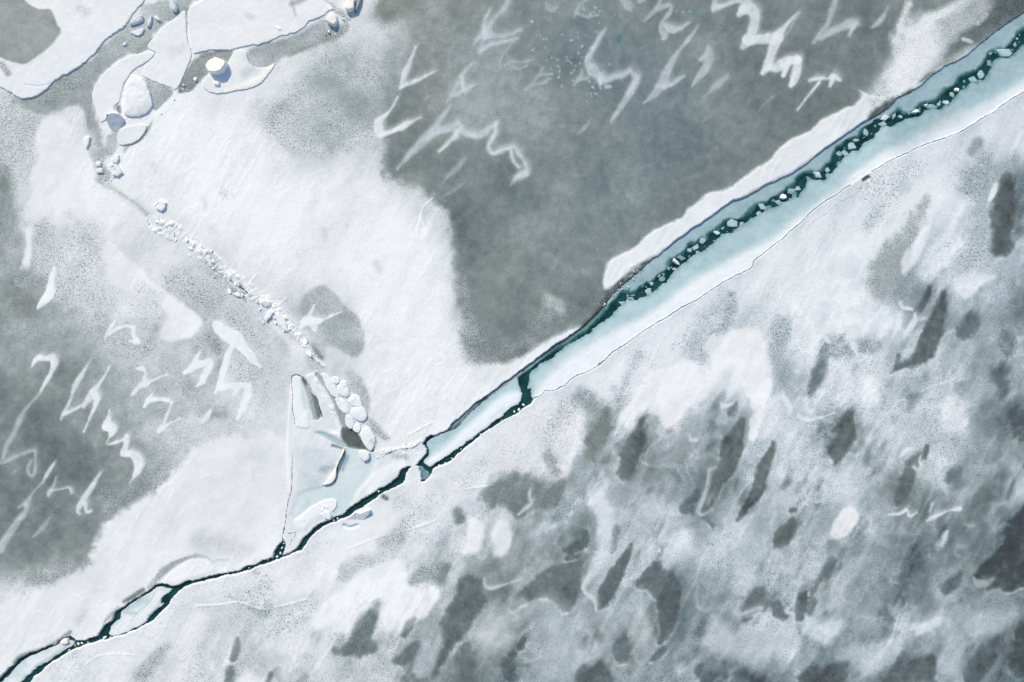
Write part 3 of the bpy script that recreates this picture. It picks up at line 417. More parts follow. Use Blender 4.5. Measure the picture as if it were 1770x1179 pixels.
 S([(740,1120,12),(730,1160,14),(760,1100,6)],.76,8,.2), S([(660,1155,14),(690,1160,10)],.76,10,.7,r=3), S([(470,1130,14),(510,1110,12),(500,1150,14)],.9,12,.3,r=4), S([(560,1130,14),(550,1165,14)],.9,12,.3,r=4), S([(390,1150,4),(398,1125,4),(405,1112,2)],.97,3),
 S([(1600,395,6),(1590,420,8),(1575,445,10),(1562,470,4)],.95,4,.08,r=2),
 # ridges, crust lines
 S([(340,1047,1),(380,1045,1.2),(415,1041,1.2),(440,1050,1.4),(460,1054,1.4),(475,1050,1),(500,1044,1.4),(530,1036,1)],1,1.2,None,None,.5,up=.07),
 S([(700,918,1),(740,905,1.2),(758,897,1)],.97,1.5,up=.07), S([(650,930,.8),(700,918,1.2)],.9,1.5,up=.05), S([(150,1148,1),(170,1134,1),(200,1130,1),(235,1132,1)],1,1.5,up=.06), S([(600,950,1),(630,938,1),(650,930,1)],.98,1.5,up=.05),
 S([(800,845,1),(830,842,1.5),(850,838,1)],.98,2,up=.06), S([(965,806,4),(975,812,4)],1,2,.3,up=.06), S([(1498,306,1),(1505,318,1),(1510,335,1),(1514,338,1)],.98,1.4,up=.06),
 S([(1492,311,2.5),(1499,306,3),(1502,306,2)],.3,1.5,.1,0,.3),
 S([(730,758,1.3),(712,750,1),(748,732,1)],.99,1.6,up=.06) if False else S([(706,752,1),(728,740,1.2),(748,730,.8)],1,1.4,up=.07),
 S([(732,390,1.2),(727,372,1.2),(735,355,1),(748,343,.8)],.99,2,up=.05), S([(727,372,1),(723,398,1.5),(722,415,1)],.99,2,up=.05), S([(735,400,6),(730,420,4)],.98,5),
 # ---- the triangle between the ridge and the crack
 P([(507,650),(495,700),(500,760),(505,850),(498,920),(520,925),(560,900),(600,880),(640,850),(700,805),(735,770),(720,760),(680,765),(650,760),(640,740),(620,690),(580,650),(550,640)],.93,6,.15,0,.6,r=1),
 P([(507,780),(540,770),(580,790),(592,778),(582,800),(572,820),(560,838),(530,843),(510,850)],.88,8,.12,.05,.8), S([(560,812,6),(575,806,5)],.76,6,.2), S([(540,835,10),(530,825,6)],.84,10,None,.35),
 P([(596,778),(614,772),(640,774),(648,788),(650,800),(648,814),(640,826),(628,840),(615,856),(609,868),(606,880),(592,892),(578,898),(572,890),(580,882),(583,868),(574,862),(556,868),(540,878),(522,892),(508,898),(504,888),(510,868),(512,856),(530,846),(560,840),(574,836),(584,822),(586,804)],.86,4,.12,.75,.5,z=-.05),
 S([(512,860,6),(508,880,6)],.9,8,None,.4), S([(650,800,6),(640,828,6),(622,850,5)],.93,6), 
 P([(509,736),(506,700),(504,655),(510,649),(520,652),(526,672),(530,700),(536,738),(528,741)],.97,2,.05,.15,.6,z=.06), P([(521,655),(526,680),(530,705),(526,708),(521,680)],.8,5,.05,1),
 P([(521,653),(529,658),(534,672),(540,682),(548,688),(551,702),(557,720),(546,728),(541,712),(536,690),(528,670)],.5,2,.4,0,.3,z=-.15), S([(531,668,3),(538,700,4),(544,722,3)],.8,3,.9),
 S([(532,652,2),(546,650,4),(560,668,9),(572,690,10),(582,714,10),(590,736,9),(592,752,6),(578,750,6)],.95,3,.15,0,.5,r=1,up=.12),
 S([(548,648,3),(562,664,5),(574,682,5),(583,700,5),(592,722,6),(600,742,7)],.74,2.5,.15,0,.55,z=-.1),
 P([(590,742),(602,738),(614,745),(621,755),(627,764),(640,774),(648,782),(620,776),(598,773),(592,760)],.42,3,.5,0,.25,z=-.12),
 S([(548,748,2),(562,752,4),(580,762,5),(595,770,4)],.74,2.5,.05,.8,.5,z=-.05), S([(575,770,2),(592,775,1.5)],.5,2.5,.2),
 S([(640,782,1.5),(668,778,3),(690,776,4),(712,770,4),(730,762,3)],.97,3,.3,.05,.6,up=.1,r=1), S([(680,788,4),(700,792,6)],.84,5,.7), S([(696,800,6),(660,820,10),(640,850,6)],1,5,.06,.1,.6),
 S([(600,790,3),(592,812,2.5)],.62,4,.1,.7),
 S([(505,665,1),(498,760,2),(500,850,2)],1,3,up=.05), S([(520,905,10),(550,885,8),(575,872,5)],.98,5,.12,.08,.6,up=.08,r=1),
 S([(553,874,5),(562,880,6),(572,892,5)],.96,3,.4,.15,.7,up=.14,r=2), S([(590,925,16),(620,910,16),(560,925,12)],.97,10,.12,.1,.8),
 S([(595,908,2),(605,912,2),(618,908,2)],.86,2,.1,.5,1,z=-.12), S([(700,835,4),(715,822,8),(722,828,6)],.97,3,.1,.35,.5), S([(734,812,3),(740,820,5)],.66,3,.3,.9,0,z=-.12),
 # foot of the north bank between block rows, shore details
 S([(895,712,2),(870,728,2),(845,742,3),(828,752,3)],.86,3,1.4), S([(662,858,3),(668,862,4)],.6,3,1.2,None,.1),
 S([(655,905,30),(600,960,20)],.95,20,.1), S([(640,1000,20),(600,1030,10)],.93,14,.1),
]
# ------------------------------------------------------------------ snow drifts lying on the bare grey ice, one thing each: label, brightness, softness, strokes (x, y, half width)
GN, GW, GS = 'snow drifts on the bare grey ice north of the crack', 'snow drifts on the bare ice at the left', 'snow drifts on the streaked ice south of the crack'
DRIFTS = [
 (GN,'bright two-pronged snow drift touching the edge of the white snow field',.95,3,[[(688,168,.6),(676,190,1.5),(664,203,3),(655,212,7),(655,226,8),(658,236,4)],[(660,234,5),(680,227,4.5),(705,215,3),(728,203,.8)]]),
 (GN,'thin hooked snow drift standing on the stippled edge right of the grey bay',.84,3,[[(719,80,.8),(712,100,1.8),(703,120,4),(697,138,3.5),(692,153,2.5)],[(695,150,2.5),(718,141,2.5),(740,130,2),(757,121,.8)]]),
 (GN,'wispy star-shaped snow drift near the top edge, crossed by five faint arms',.74,6,[[(880,0,4),(870,18,3),(852,36,3.5),(843,58,5),(836,72,3),(828,92,1)],[(820,76,1.5),(830,64,5),(850,62,5),(875,62,3),(900,53,1.5)],[(830,90,1),(848,78,3.5),(875,72,2.5),(896,67,1)],[(847,18,.8),(838,38,1.5),(836,56,3)]]),
 (GN,'faint hook-shaped snow drift below the star-shaped one',.68,4,[[(888,72,.6),(874,90,1.2),(865,106,1.5),(867,116,2.4),(885,108,2),(905,108,1.8),(922,104,1)],[(880,112,1.2),(895,120,1.6),(910,115,1)]]),
 (GN,'forked snow drift with a split tail right above the long zigzag',.75,4,[[(820,108,.8),(803,124,2),(790,145,3),(783,163,5),(772,178,1.2)],[(786,166,5),(805,155,4),(826,145,.8)],[(798,130,1.5),(801,150,2)]]),
 (GN,'long zigzag snow drift that ends in an arrowhead, largest on the open grey ice',.76,5,[[(778,184,1.2),(764,204,4),(752,222,5),(738,238,7),(722,254,6),(704,272,4),(688,292,1)],[(740,238,5),(760,228,5),(780,222,5),(793,214,4),(800,226,5),(812,233,5.5),(832,233,5),(848,222,4),(860,213,3)],[(858,215,3),(856,232,3.5),(848,246,3),(846,258,3),(853,266,2.5),(868,260,3.5),(888,254,3),(897,266,4),(907,280,3.5),(911,294,3),(907,300,6),(894,308,6),(884,320,1.5)],[(882,258,2),(888,278,3),(898,290,3)],[(790,228,6),(786,238,5),(776,248,2.5),(760,262,.8)]]),
 (GN,'short slanting streak of snow under the left end of the long zigzag',.66,4,[[(804,276,1.5),(792,290,3.5),(776,304,3),(767,316,.8)]]),
 (GN,'faint lower streak of snow between the short streak and the white field',.62,4,[[(806,314,2),(788,328,2),(762,343,1)]]),
 (GN,'small claw-shaped snow drift left of the pale blue ice crystals',.68,4,[[(938,118,1),(935,128,2),(925,138,2),(917,149,1.6),(908,157,.6)],[(922,148,2),(940,143,2),(950,136,.8)],[(932,130,1),(955,129,1)]]),
 (GN,'small triangular snow drift just left of the tall hooked drift',.70,4,[[(1006,120,.8),(1004,134,3.5),(992,147,1.6)],[(1000,138,4),(1015,136,2)]]),
 (GN,'faint smile-shaped arc of snow near the top edge',.66,3,[[(945,4,1.4),(946,15,2),(955,19,2),(964,13,1.4)]]),
 (GN,'thin bent snow drift between the smile-shaped arc and a blue crystal patch',.66,3.5,[[(1015,-2,2.5),(1000,14,1.6),(992,32,.8)],[(998,24,2),(1015,30,2.4),(1034,27,1.4)]]),
 (GN,'tall hooked snow drift strewn with blue ice crystals, its tail curving down to a point',.78,4,[[(1047,48,1),(1040,60,4),(1028,80,3.5),(1019,95,4),(1015,110,5),(1024,122,8),(1036,134,7),(1046,140,4),(1060,135,4),(1078,130,4),(1090,124,4),(1099,138,6),(1092,158,6.5),(1078,180,5.5),(1066,196,3.5),(1056,212,.8)],[(1036,134,4),(1038,146,2)]]),
 (GN,'small bell-shaped snow drift cut by the top edge beside the tall hooked drift',.70,4,[[(1076,-4,6),(1085,10,6),(1092,20,1)],[(1106,2,3),(1116,-2,2)]]),
 (GN,'small stepped snow drift above the fishhook drift',.69,3,[[(1142,0,1.5),(1134,16,3.5),(1124,28,2),(1114,38,.8)],[(1136,16,4),(1150,12,3),(1160,10,2),(1158,24,2),(1150,32,1)]]),
 (GN,'fishhook-shaped snow drift with a rounded left end',.74,3,[[(1152,26,1),(1144,42,3),(1143,54,3),(1150,62,5),(1146,68,1)],[(1150,44,3),(1160,52,6),(1174,50,3.5),(1192,40,1)]]),
 (GN,'long straight spear of snow with a barb at its lower end',.75,3,[[(1206,46,.8),(1194,64,2),(1178,84,2.6),(1165,102,4),(1154,122,5),(1146,142,7),(1134,162,6),(1113,178,.8)],[(1148,152,5),(1165,144,3),(1182,133,.8)]]),
 (GN,'leaf-shaped snow drift right of the long spear of snow',.73,3,[[(1223,80,2),(1226,96,6),(1221,118,6.5),(1208,134,5),(1196,150,1)],[(1212,104,3),(1220,96,3)]]),
 (GN,'short blurred dash of snow under the leaf-shaped drift',.70,5,[[(1258,134,3),(1240,147,5),(1218,168,1.2)]]),
 (GN,'wide staircase zigzag of snow at the top edge',.78,3,[[(1238,-4,3),(1235,10,3),(1232,20,2)],[(1236,14,5),(1255,9,4),(1270,3,4),(1284,2,7),(1290,10,8),(1278,26,4.5)],[(1284,16,7),(1300,18,8),(1305,30,8),(1303,46,8),(1298,62,7),(1292,72,8),(1284,82,5)],[(1292,70,8),(1318,68,7),(1340,66,8),(1352,54,4),(1364,40,2.4),(1380,24,.8)],[(1345,66,8),(1336,86,7),(1331,104,7),(1325,116,7),(1318,127,3.5)],[(1328,118,6),(1345,116,8),(1362,106,7),(1380,104,4)],[(1362,108,3),(1354,130,3)],[(1378,104,6),(1378,120,6),(1374,136,7),(1367,148,4)]]),
 (GN,'lightning-shaped snow drift hanging from the top edge right of the staircase zigzag',.72,4,[[(1446,-4,3.5),(1438,20,4),(1430,42,3.5),(1420,56,3.5),(1406,75,1.4)],[(1418,66,5),(1438,56,5),(1455,48,5),(1475,42,6),(1485,44,3)],[(1476,46,4),(1468,62,1.5)]]),
 (GN,'small drop-shaped snow drift left of the white shore snow',.72,4,[[(1535,12,.8),(1526,30,2.5),(1520,38,4),(1508,47,1)]]),
 (GN,'bright bow-tie of snow with a thin tail, alone near the shore snow',.88,3,[[(1400,139,4),(1415,136,5),(1430,136,2.5),(1440,133,4),(1452,139,3)],[(1438,140,4),(1434,149,2)],[(1416,143,2.5),(1396,168,1.4),(1378,191,.6)]]),
 (GN,'thin vertical flick of snow between the staircase zigzag and the lightning-shaped drift',.66,4,[[(1382,24,.8),(1370,42,2.4),(1360,62,1)]]),
 (GN,'faint lone scratch of snow far right of the pointed tail',.60,3,[[(1336,168,1),(1322,180,1.4),(1312,192,.6)]]),
 (GN,'tiny slanting dab of snow in the middle of the open grey ice',.66,4,[[(1019,212,1.4),(1008,224,3.4),(999,234,1)]]),
 (GN,'small faint snow dab above the tip of the white shore strip',.60,6,[[(950,440,3),(964,452,4),(955,466,2)]]),
 (GW,'question-mark-shaped snow drift, topmost of the left group',.95,2.5,[[(55,635,1.5),(62,624,4),(70,619,5),(80,620,4.5),(92,620,6.5),(95,630,6.5),(90,642,4),(86,652,3.4),(78,664,2.6),(70,678,1.6)]]),
 (GW,'faint long tail of snow trailing from the question-mark drift to a pale hook',.72,4,[[(70,679,1.4),(52,700,1.8),(40,714,2.8),(32,732,4.5),(22,755,4.5),(12,770,3.6),(6,790,2.4),(2,800,2),(18,795,4),(36,786,3),(58,779,2)],[(61,780,1.4),(62,800,1.6),(60,818,2),(53,822,2.4),(49,812,1.6),(54,796,1.2)]]),
 (GW,'narrow slanting snow drift right of the question-mark drift',.86,2.6,[[(158,620,.8),(147,640,2),(138,654,4),(129,670,3.4),(122,692,2),(112,712,2.6),(106,726,1)],[(112,716,3),(130,708,2.4),(146,699,.8)]]),
 (GW,'wishbone-shaped snow drift with two thin legs',.90,2.4,[[(190,634,.7),(182,650,1.2),(170,668,2.2),(160,680,4.4),(152,692,4),(145,704,1.4)],[(164,680,5),(168,690,4),(164,704,2),(156,722,1.4),(146,747,.8)]]),
 (GW,'small figure-seven snow drift with a thin whisker',.92,2.2,[[(237,637,1.4),(248,638,3),(253,645,2),(250,656,3),(254,662,5),(243,668,4.5),(236,676,3),(228,684,.8)],[(256,662,1),(274,654,1),(290,648,.5)]]),
 (GW,'stepped snow drift with three lumps, running down the middle of the left grey ice',.94,2.6,[[(190,710,.8),(187,726,4),(186,736,9),(194,742,8),(190,755,2.6),(185,768,1.6),(198,766,2),(214,760,2)],[(219,755,4),(218,770,4),(215,784,5.5),(228,784,6),(238,794,8),(240,808,7),(234,822,4),(225,836,1.6)]]),
 (GW,'stocky four-legged snow drift left of the large branching drift',.95,2.2,[[(346,609,.8),(338,622,2.6),(332,636,4.4),(321,646,3)],[(336,632,5),(350,629,4.6),(361,626,4),(362,636,4.6),(353,650,5),(350,660,4),(340,668,1.6)]]),
 (GW,'curved snow drift shaped like a boomerang with a thin stem below',.94,2.2,[[(265,680,1),(258,692,4),(250,703,2)],[(258,693,4.4),(275,690,3.4),(290,692,4),(298,697,2)],[(297,698,1.2),(290,716,1.4),(283,732,1.6),(275,746,3.4),(290,735,1.4),(312,724,.7)]]),
 (GW,'large branching snow drift with a triangle of bare ice inside',.96,2.4,[[(371,556,2),(378,566,9),(392,576,11),(406,586,12),(418,598,9),(430,612,7),(440,624,6),(450,634,3)],[(402,600,3.4),(394,616,3.6),(388,640,3.6),(382,660,4),(373,680,3)],[(380,672,5),(395,668,4.4),(412,668,5.4),(428,668,6),(426,688,6),(419,708,5.4),(411,724,3)],[(413,672,4),(405,682,2)]]),
 (GW,'small teardrop of snow under the stocky four-legged drift',.93,2,[[(363,711,.8),(357,722,3.6),(350,730,3.4)]]),
 (GW,'white slanting snow block drift near the left end of the long snow band',.96,2.4,[[(95,466,3),(90,482,5),(88,500,6),(84,512,7),(74,522,5),(66,532,2)]]),
 (GW,'bat-shaped snow drift on the speckled ice below the snow band',.95,2.2,[[(199,556,2.4),(190,572,3.4),(182,586,1.4)],[(190,577,3),(206,568,2.4),(220,564,2),(231,568,3),(232,582,2.4),(240,592,3),(226,590,2)]]),
 (GW,'small bright arrowhead of snow right of the pale hook',.88,2.4,[[(95,800,1.6),(88,810,3.6),(82,820,3),(74,835,1)]]),
 (GW,'pale bent snow wisp between the small arrowhead and the club-shaped drift',.78,3,[[(97,824,1),(93,840,2),(85,852,3.4),(84,858,2.4)],[(90,848,1.6),(106,845,1.6),(120,843,2),(124,851,3)]]),
 (GW,'club-shaped snow drift with a dark notch at its head, above the white shore snow',.85,2.2,[[(174,818,1.6),(164,832,2.6),(154,850,3),(144,866,4),(136,882,3.4),(138,888,3)],[(148,872,3),(150,884,3),(158,884,2.4)]]),
 (GW,'long pale blade of snow running off the left edge, lowest of the left group',.76,4,[[(72,836,.7),(58,852,1.2),(48,868,4.6),(44,886,4),(30,902,4),(18,920,5),(8,936,6),(3,952,3)],[(44,870,3),(32,878,1.6)]]),
 (GW,'faint flame-shaped streak of snow right of the long pale blade',.68,4,[[(86,896,.7),(74,912,3),(58,928,1)]]),
 (GW,'star-shaped snow drift inside the round grey bay beside the ridge',.93,2,[[(543,528,.7),(536,544,1.8),(530,556,6),(540,560,5),(546,572,2)],[(536,556,6),(556,555,2.6),(574,546,1.6),(591,539,.7)],[(524,560,5),(518,570,2)]]),
 (GS,'small thin tick of snow on the dark spindle of bare ice',.80,1.8,[[(1226,813,.8),(1222,840,1.4),(1214,866,1.5),(1207,884,2.2),(1214,890,1.6),(1231,882,.7)],[(1228,812,1.6),(1238,808,1)],[(1224,870,.8),(1226,862,1)]]),
 (GS,'crescent-shaped snow ridge under the small bright snow dash',.88,2,[[(1390,843,1.4),(1392,856,2),(1400,864,1)],[(1412,868,1),(1428,862,2.4),(1446,851,.7)]]),
 (GS,'small bright snow dash above the crescent-shaped ridge',.92,2,[[(1411,810,3),(1404,817,2.6),(1398,826,.8)]]),
 (GS,'bright bird-shaped snow drift right of the large white snow patch',.95,2,[[(1537,890,.7),(1556,888,1.6),(1568,882,3),(1572,892,3),(1584,886,1.4)]]),
 (GS,'thin rising streak of snow with a blunt right end, beside the bird-shaped drift',.92,2,[[(1602,900,1),(1612,895,2.4),(1626,889,2),(1640,883,1.2),(1659,879,3.4)],[(1612,870,.8),(1607,884,.8)]]),
 (GS,'thin upturned smile of snow left of the dark leaf-shaped hollow',.94,2,[[(1380,716,1),(1385,724,2.4),(1398,727,3),(1412,724,1.6),(1442,714,.7)]]),
 (GS,'long bright streak of snow above the round white patch',.90,2,[[(1594,676,1.4),(1606,670,3),(1620,665,3),(1638,660,1.6),(1652,654,1)],[(1654,660,1.6),(1664,654,3)]]),
 (GS,'bright snow drift tucked against the long dark spindle',.92,2.2,[[(1581,543,.9),(1581,553,2.4),(1577,562,4),(1568,574,3.6),(1562,584,1)],[(1580,556,2),(1600,550,1)]]),
 (GS,'small bright hook of snow left of the dark spindle tips',.93,2,[[(1556,524,1.6),(1560,532,2.2),(1576,535,1.4)]]),
 (GS,'short upright white plug of snow in the speckled grey at the right',.95,1.8,[[(1720,321,4),(1716,334,5),(1710,346,2.4)]]),
 (GS,'hook-shaped bright snow rim left of the narrow dark hollow',.88,2.2,[[(1026,984,1),(1016,998,1.4),(1009,1010,2),(1012,1024,2),(1024,1034,3),(1029,1044,2),(1031,1056,1.6)]]),
 (GS,'bright bar of snow across the dark hollow near the bottom',.82,2.4,[[(1277,1040,.8),(1273,1060,1.6),(1284,1062,2),(1300,1055,3),(1315,1052,3)]]),
 (GS,'jagged white sliver of snow against the near-black hollow',.88,2,[[(1374,1026,.8),(1370,1044,2.4),(1360,1056,3),(1370,1062,3),(1373,1076,1)]]),
 (GS,'tiny bright curl of snow beside the spindle hollow',.92,1.8,[[(1240,815,1)]+[(1232,812,1.6)]]) if False else
 (GS,'short bright snow tick below the two-lobed white patch',.90,2,[[(1192,753,1),(1195,761,3),(1203,760,2.4)]]),
 (GS,'small bright cup of snow in the fork of the two-lobed white patch',.90,2,[[(1246,696,1.4),(1249,703,2.6),(1262,700,2.6),(1268,695,2)]]),
 (GS,'thin curved snow rim above the pale hollow near the twin white mounds',.84,2.6,[[(838,1000,1.4),(840,1014,2.4),(852,1016,2),(880,1008,1.6),(902,1002,.8)]]),
 (GS,'narrow bright snow curl in the dark wedge beside the crusty shore snow',.84,1.8,[[(917,844,1),(915,858,1.6),(919,870,1.8),(908,880,1.4),(896,890,.8)]]),
 (GS,'pale flat bar of snow near the bottom edge',.80,2.4,[[(996,1150,1.6),(1002,1142,3),(1020,1138,3.4),(1036,1131,2)]]),
 (GS,'thin bright S of snow beside the dark sliver in the middle right',.94,1.8,[[(1591,788,1),(1589,797,1.4),(1592,803,2)],[(1580,808,2.6),(1584,812,2)]]),
 (GS,'short bright dash of snow left of the dark sliver in the middle right',.94,1.8,[[(1574,776,2),(1564,781,2.4),(1556,790,1)]]),
 (GS,'small bright tongue of snow among the dark speckles below the white slope',.95,1.8,[[(1428,586,3.4),(1433,591,2.4)]]),
 (GS,'lone bright drip of snow at the lower tip of the white slope',.95,1.8,[[(1474,596,5),(1479,606,3.4),(1482,616,1.4)]]),
 (GS,'slim bright snow fleck above the round snow mound',.93,1.8,[[(1470,636,.8),(1465,650,1.8),(1456,662,1.6)]]),
 (GS,'blunt white snow dab at the lower left rim of the round snow mound',.93,1.8,[[(1468,680,5),(1462,692,4),(1453,701,2.4)]]),
 (GS,'pointed snow rim at the edge of the near-black ice at the far right',.72,2,[[(1716,1002,2.4),(1706,1008,5),(1692,1010,6)],[(1700,1032,1.6),(1718,1022,2),(1728,1020,2),(1732,1030,1.4)]]),
]
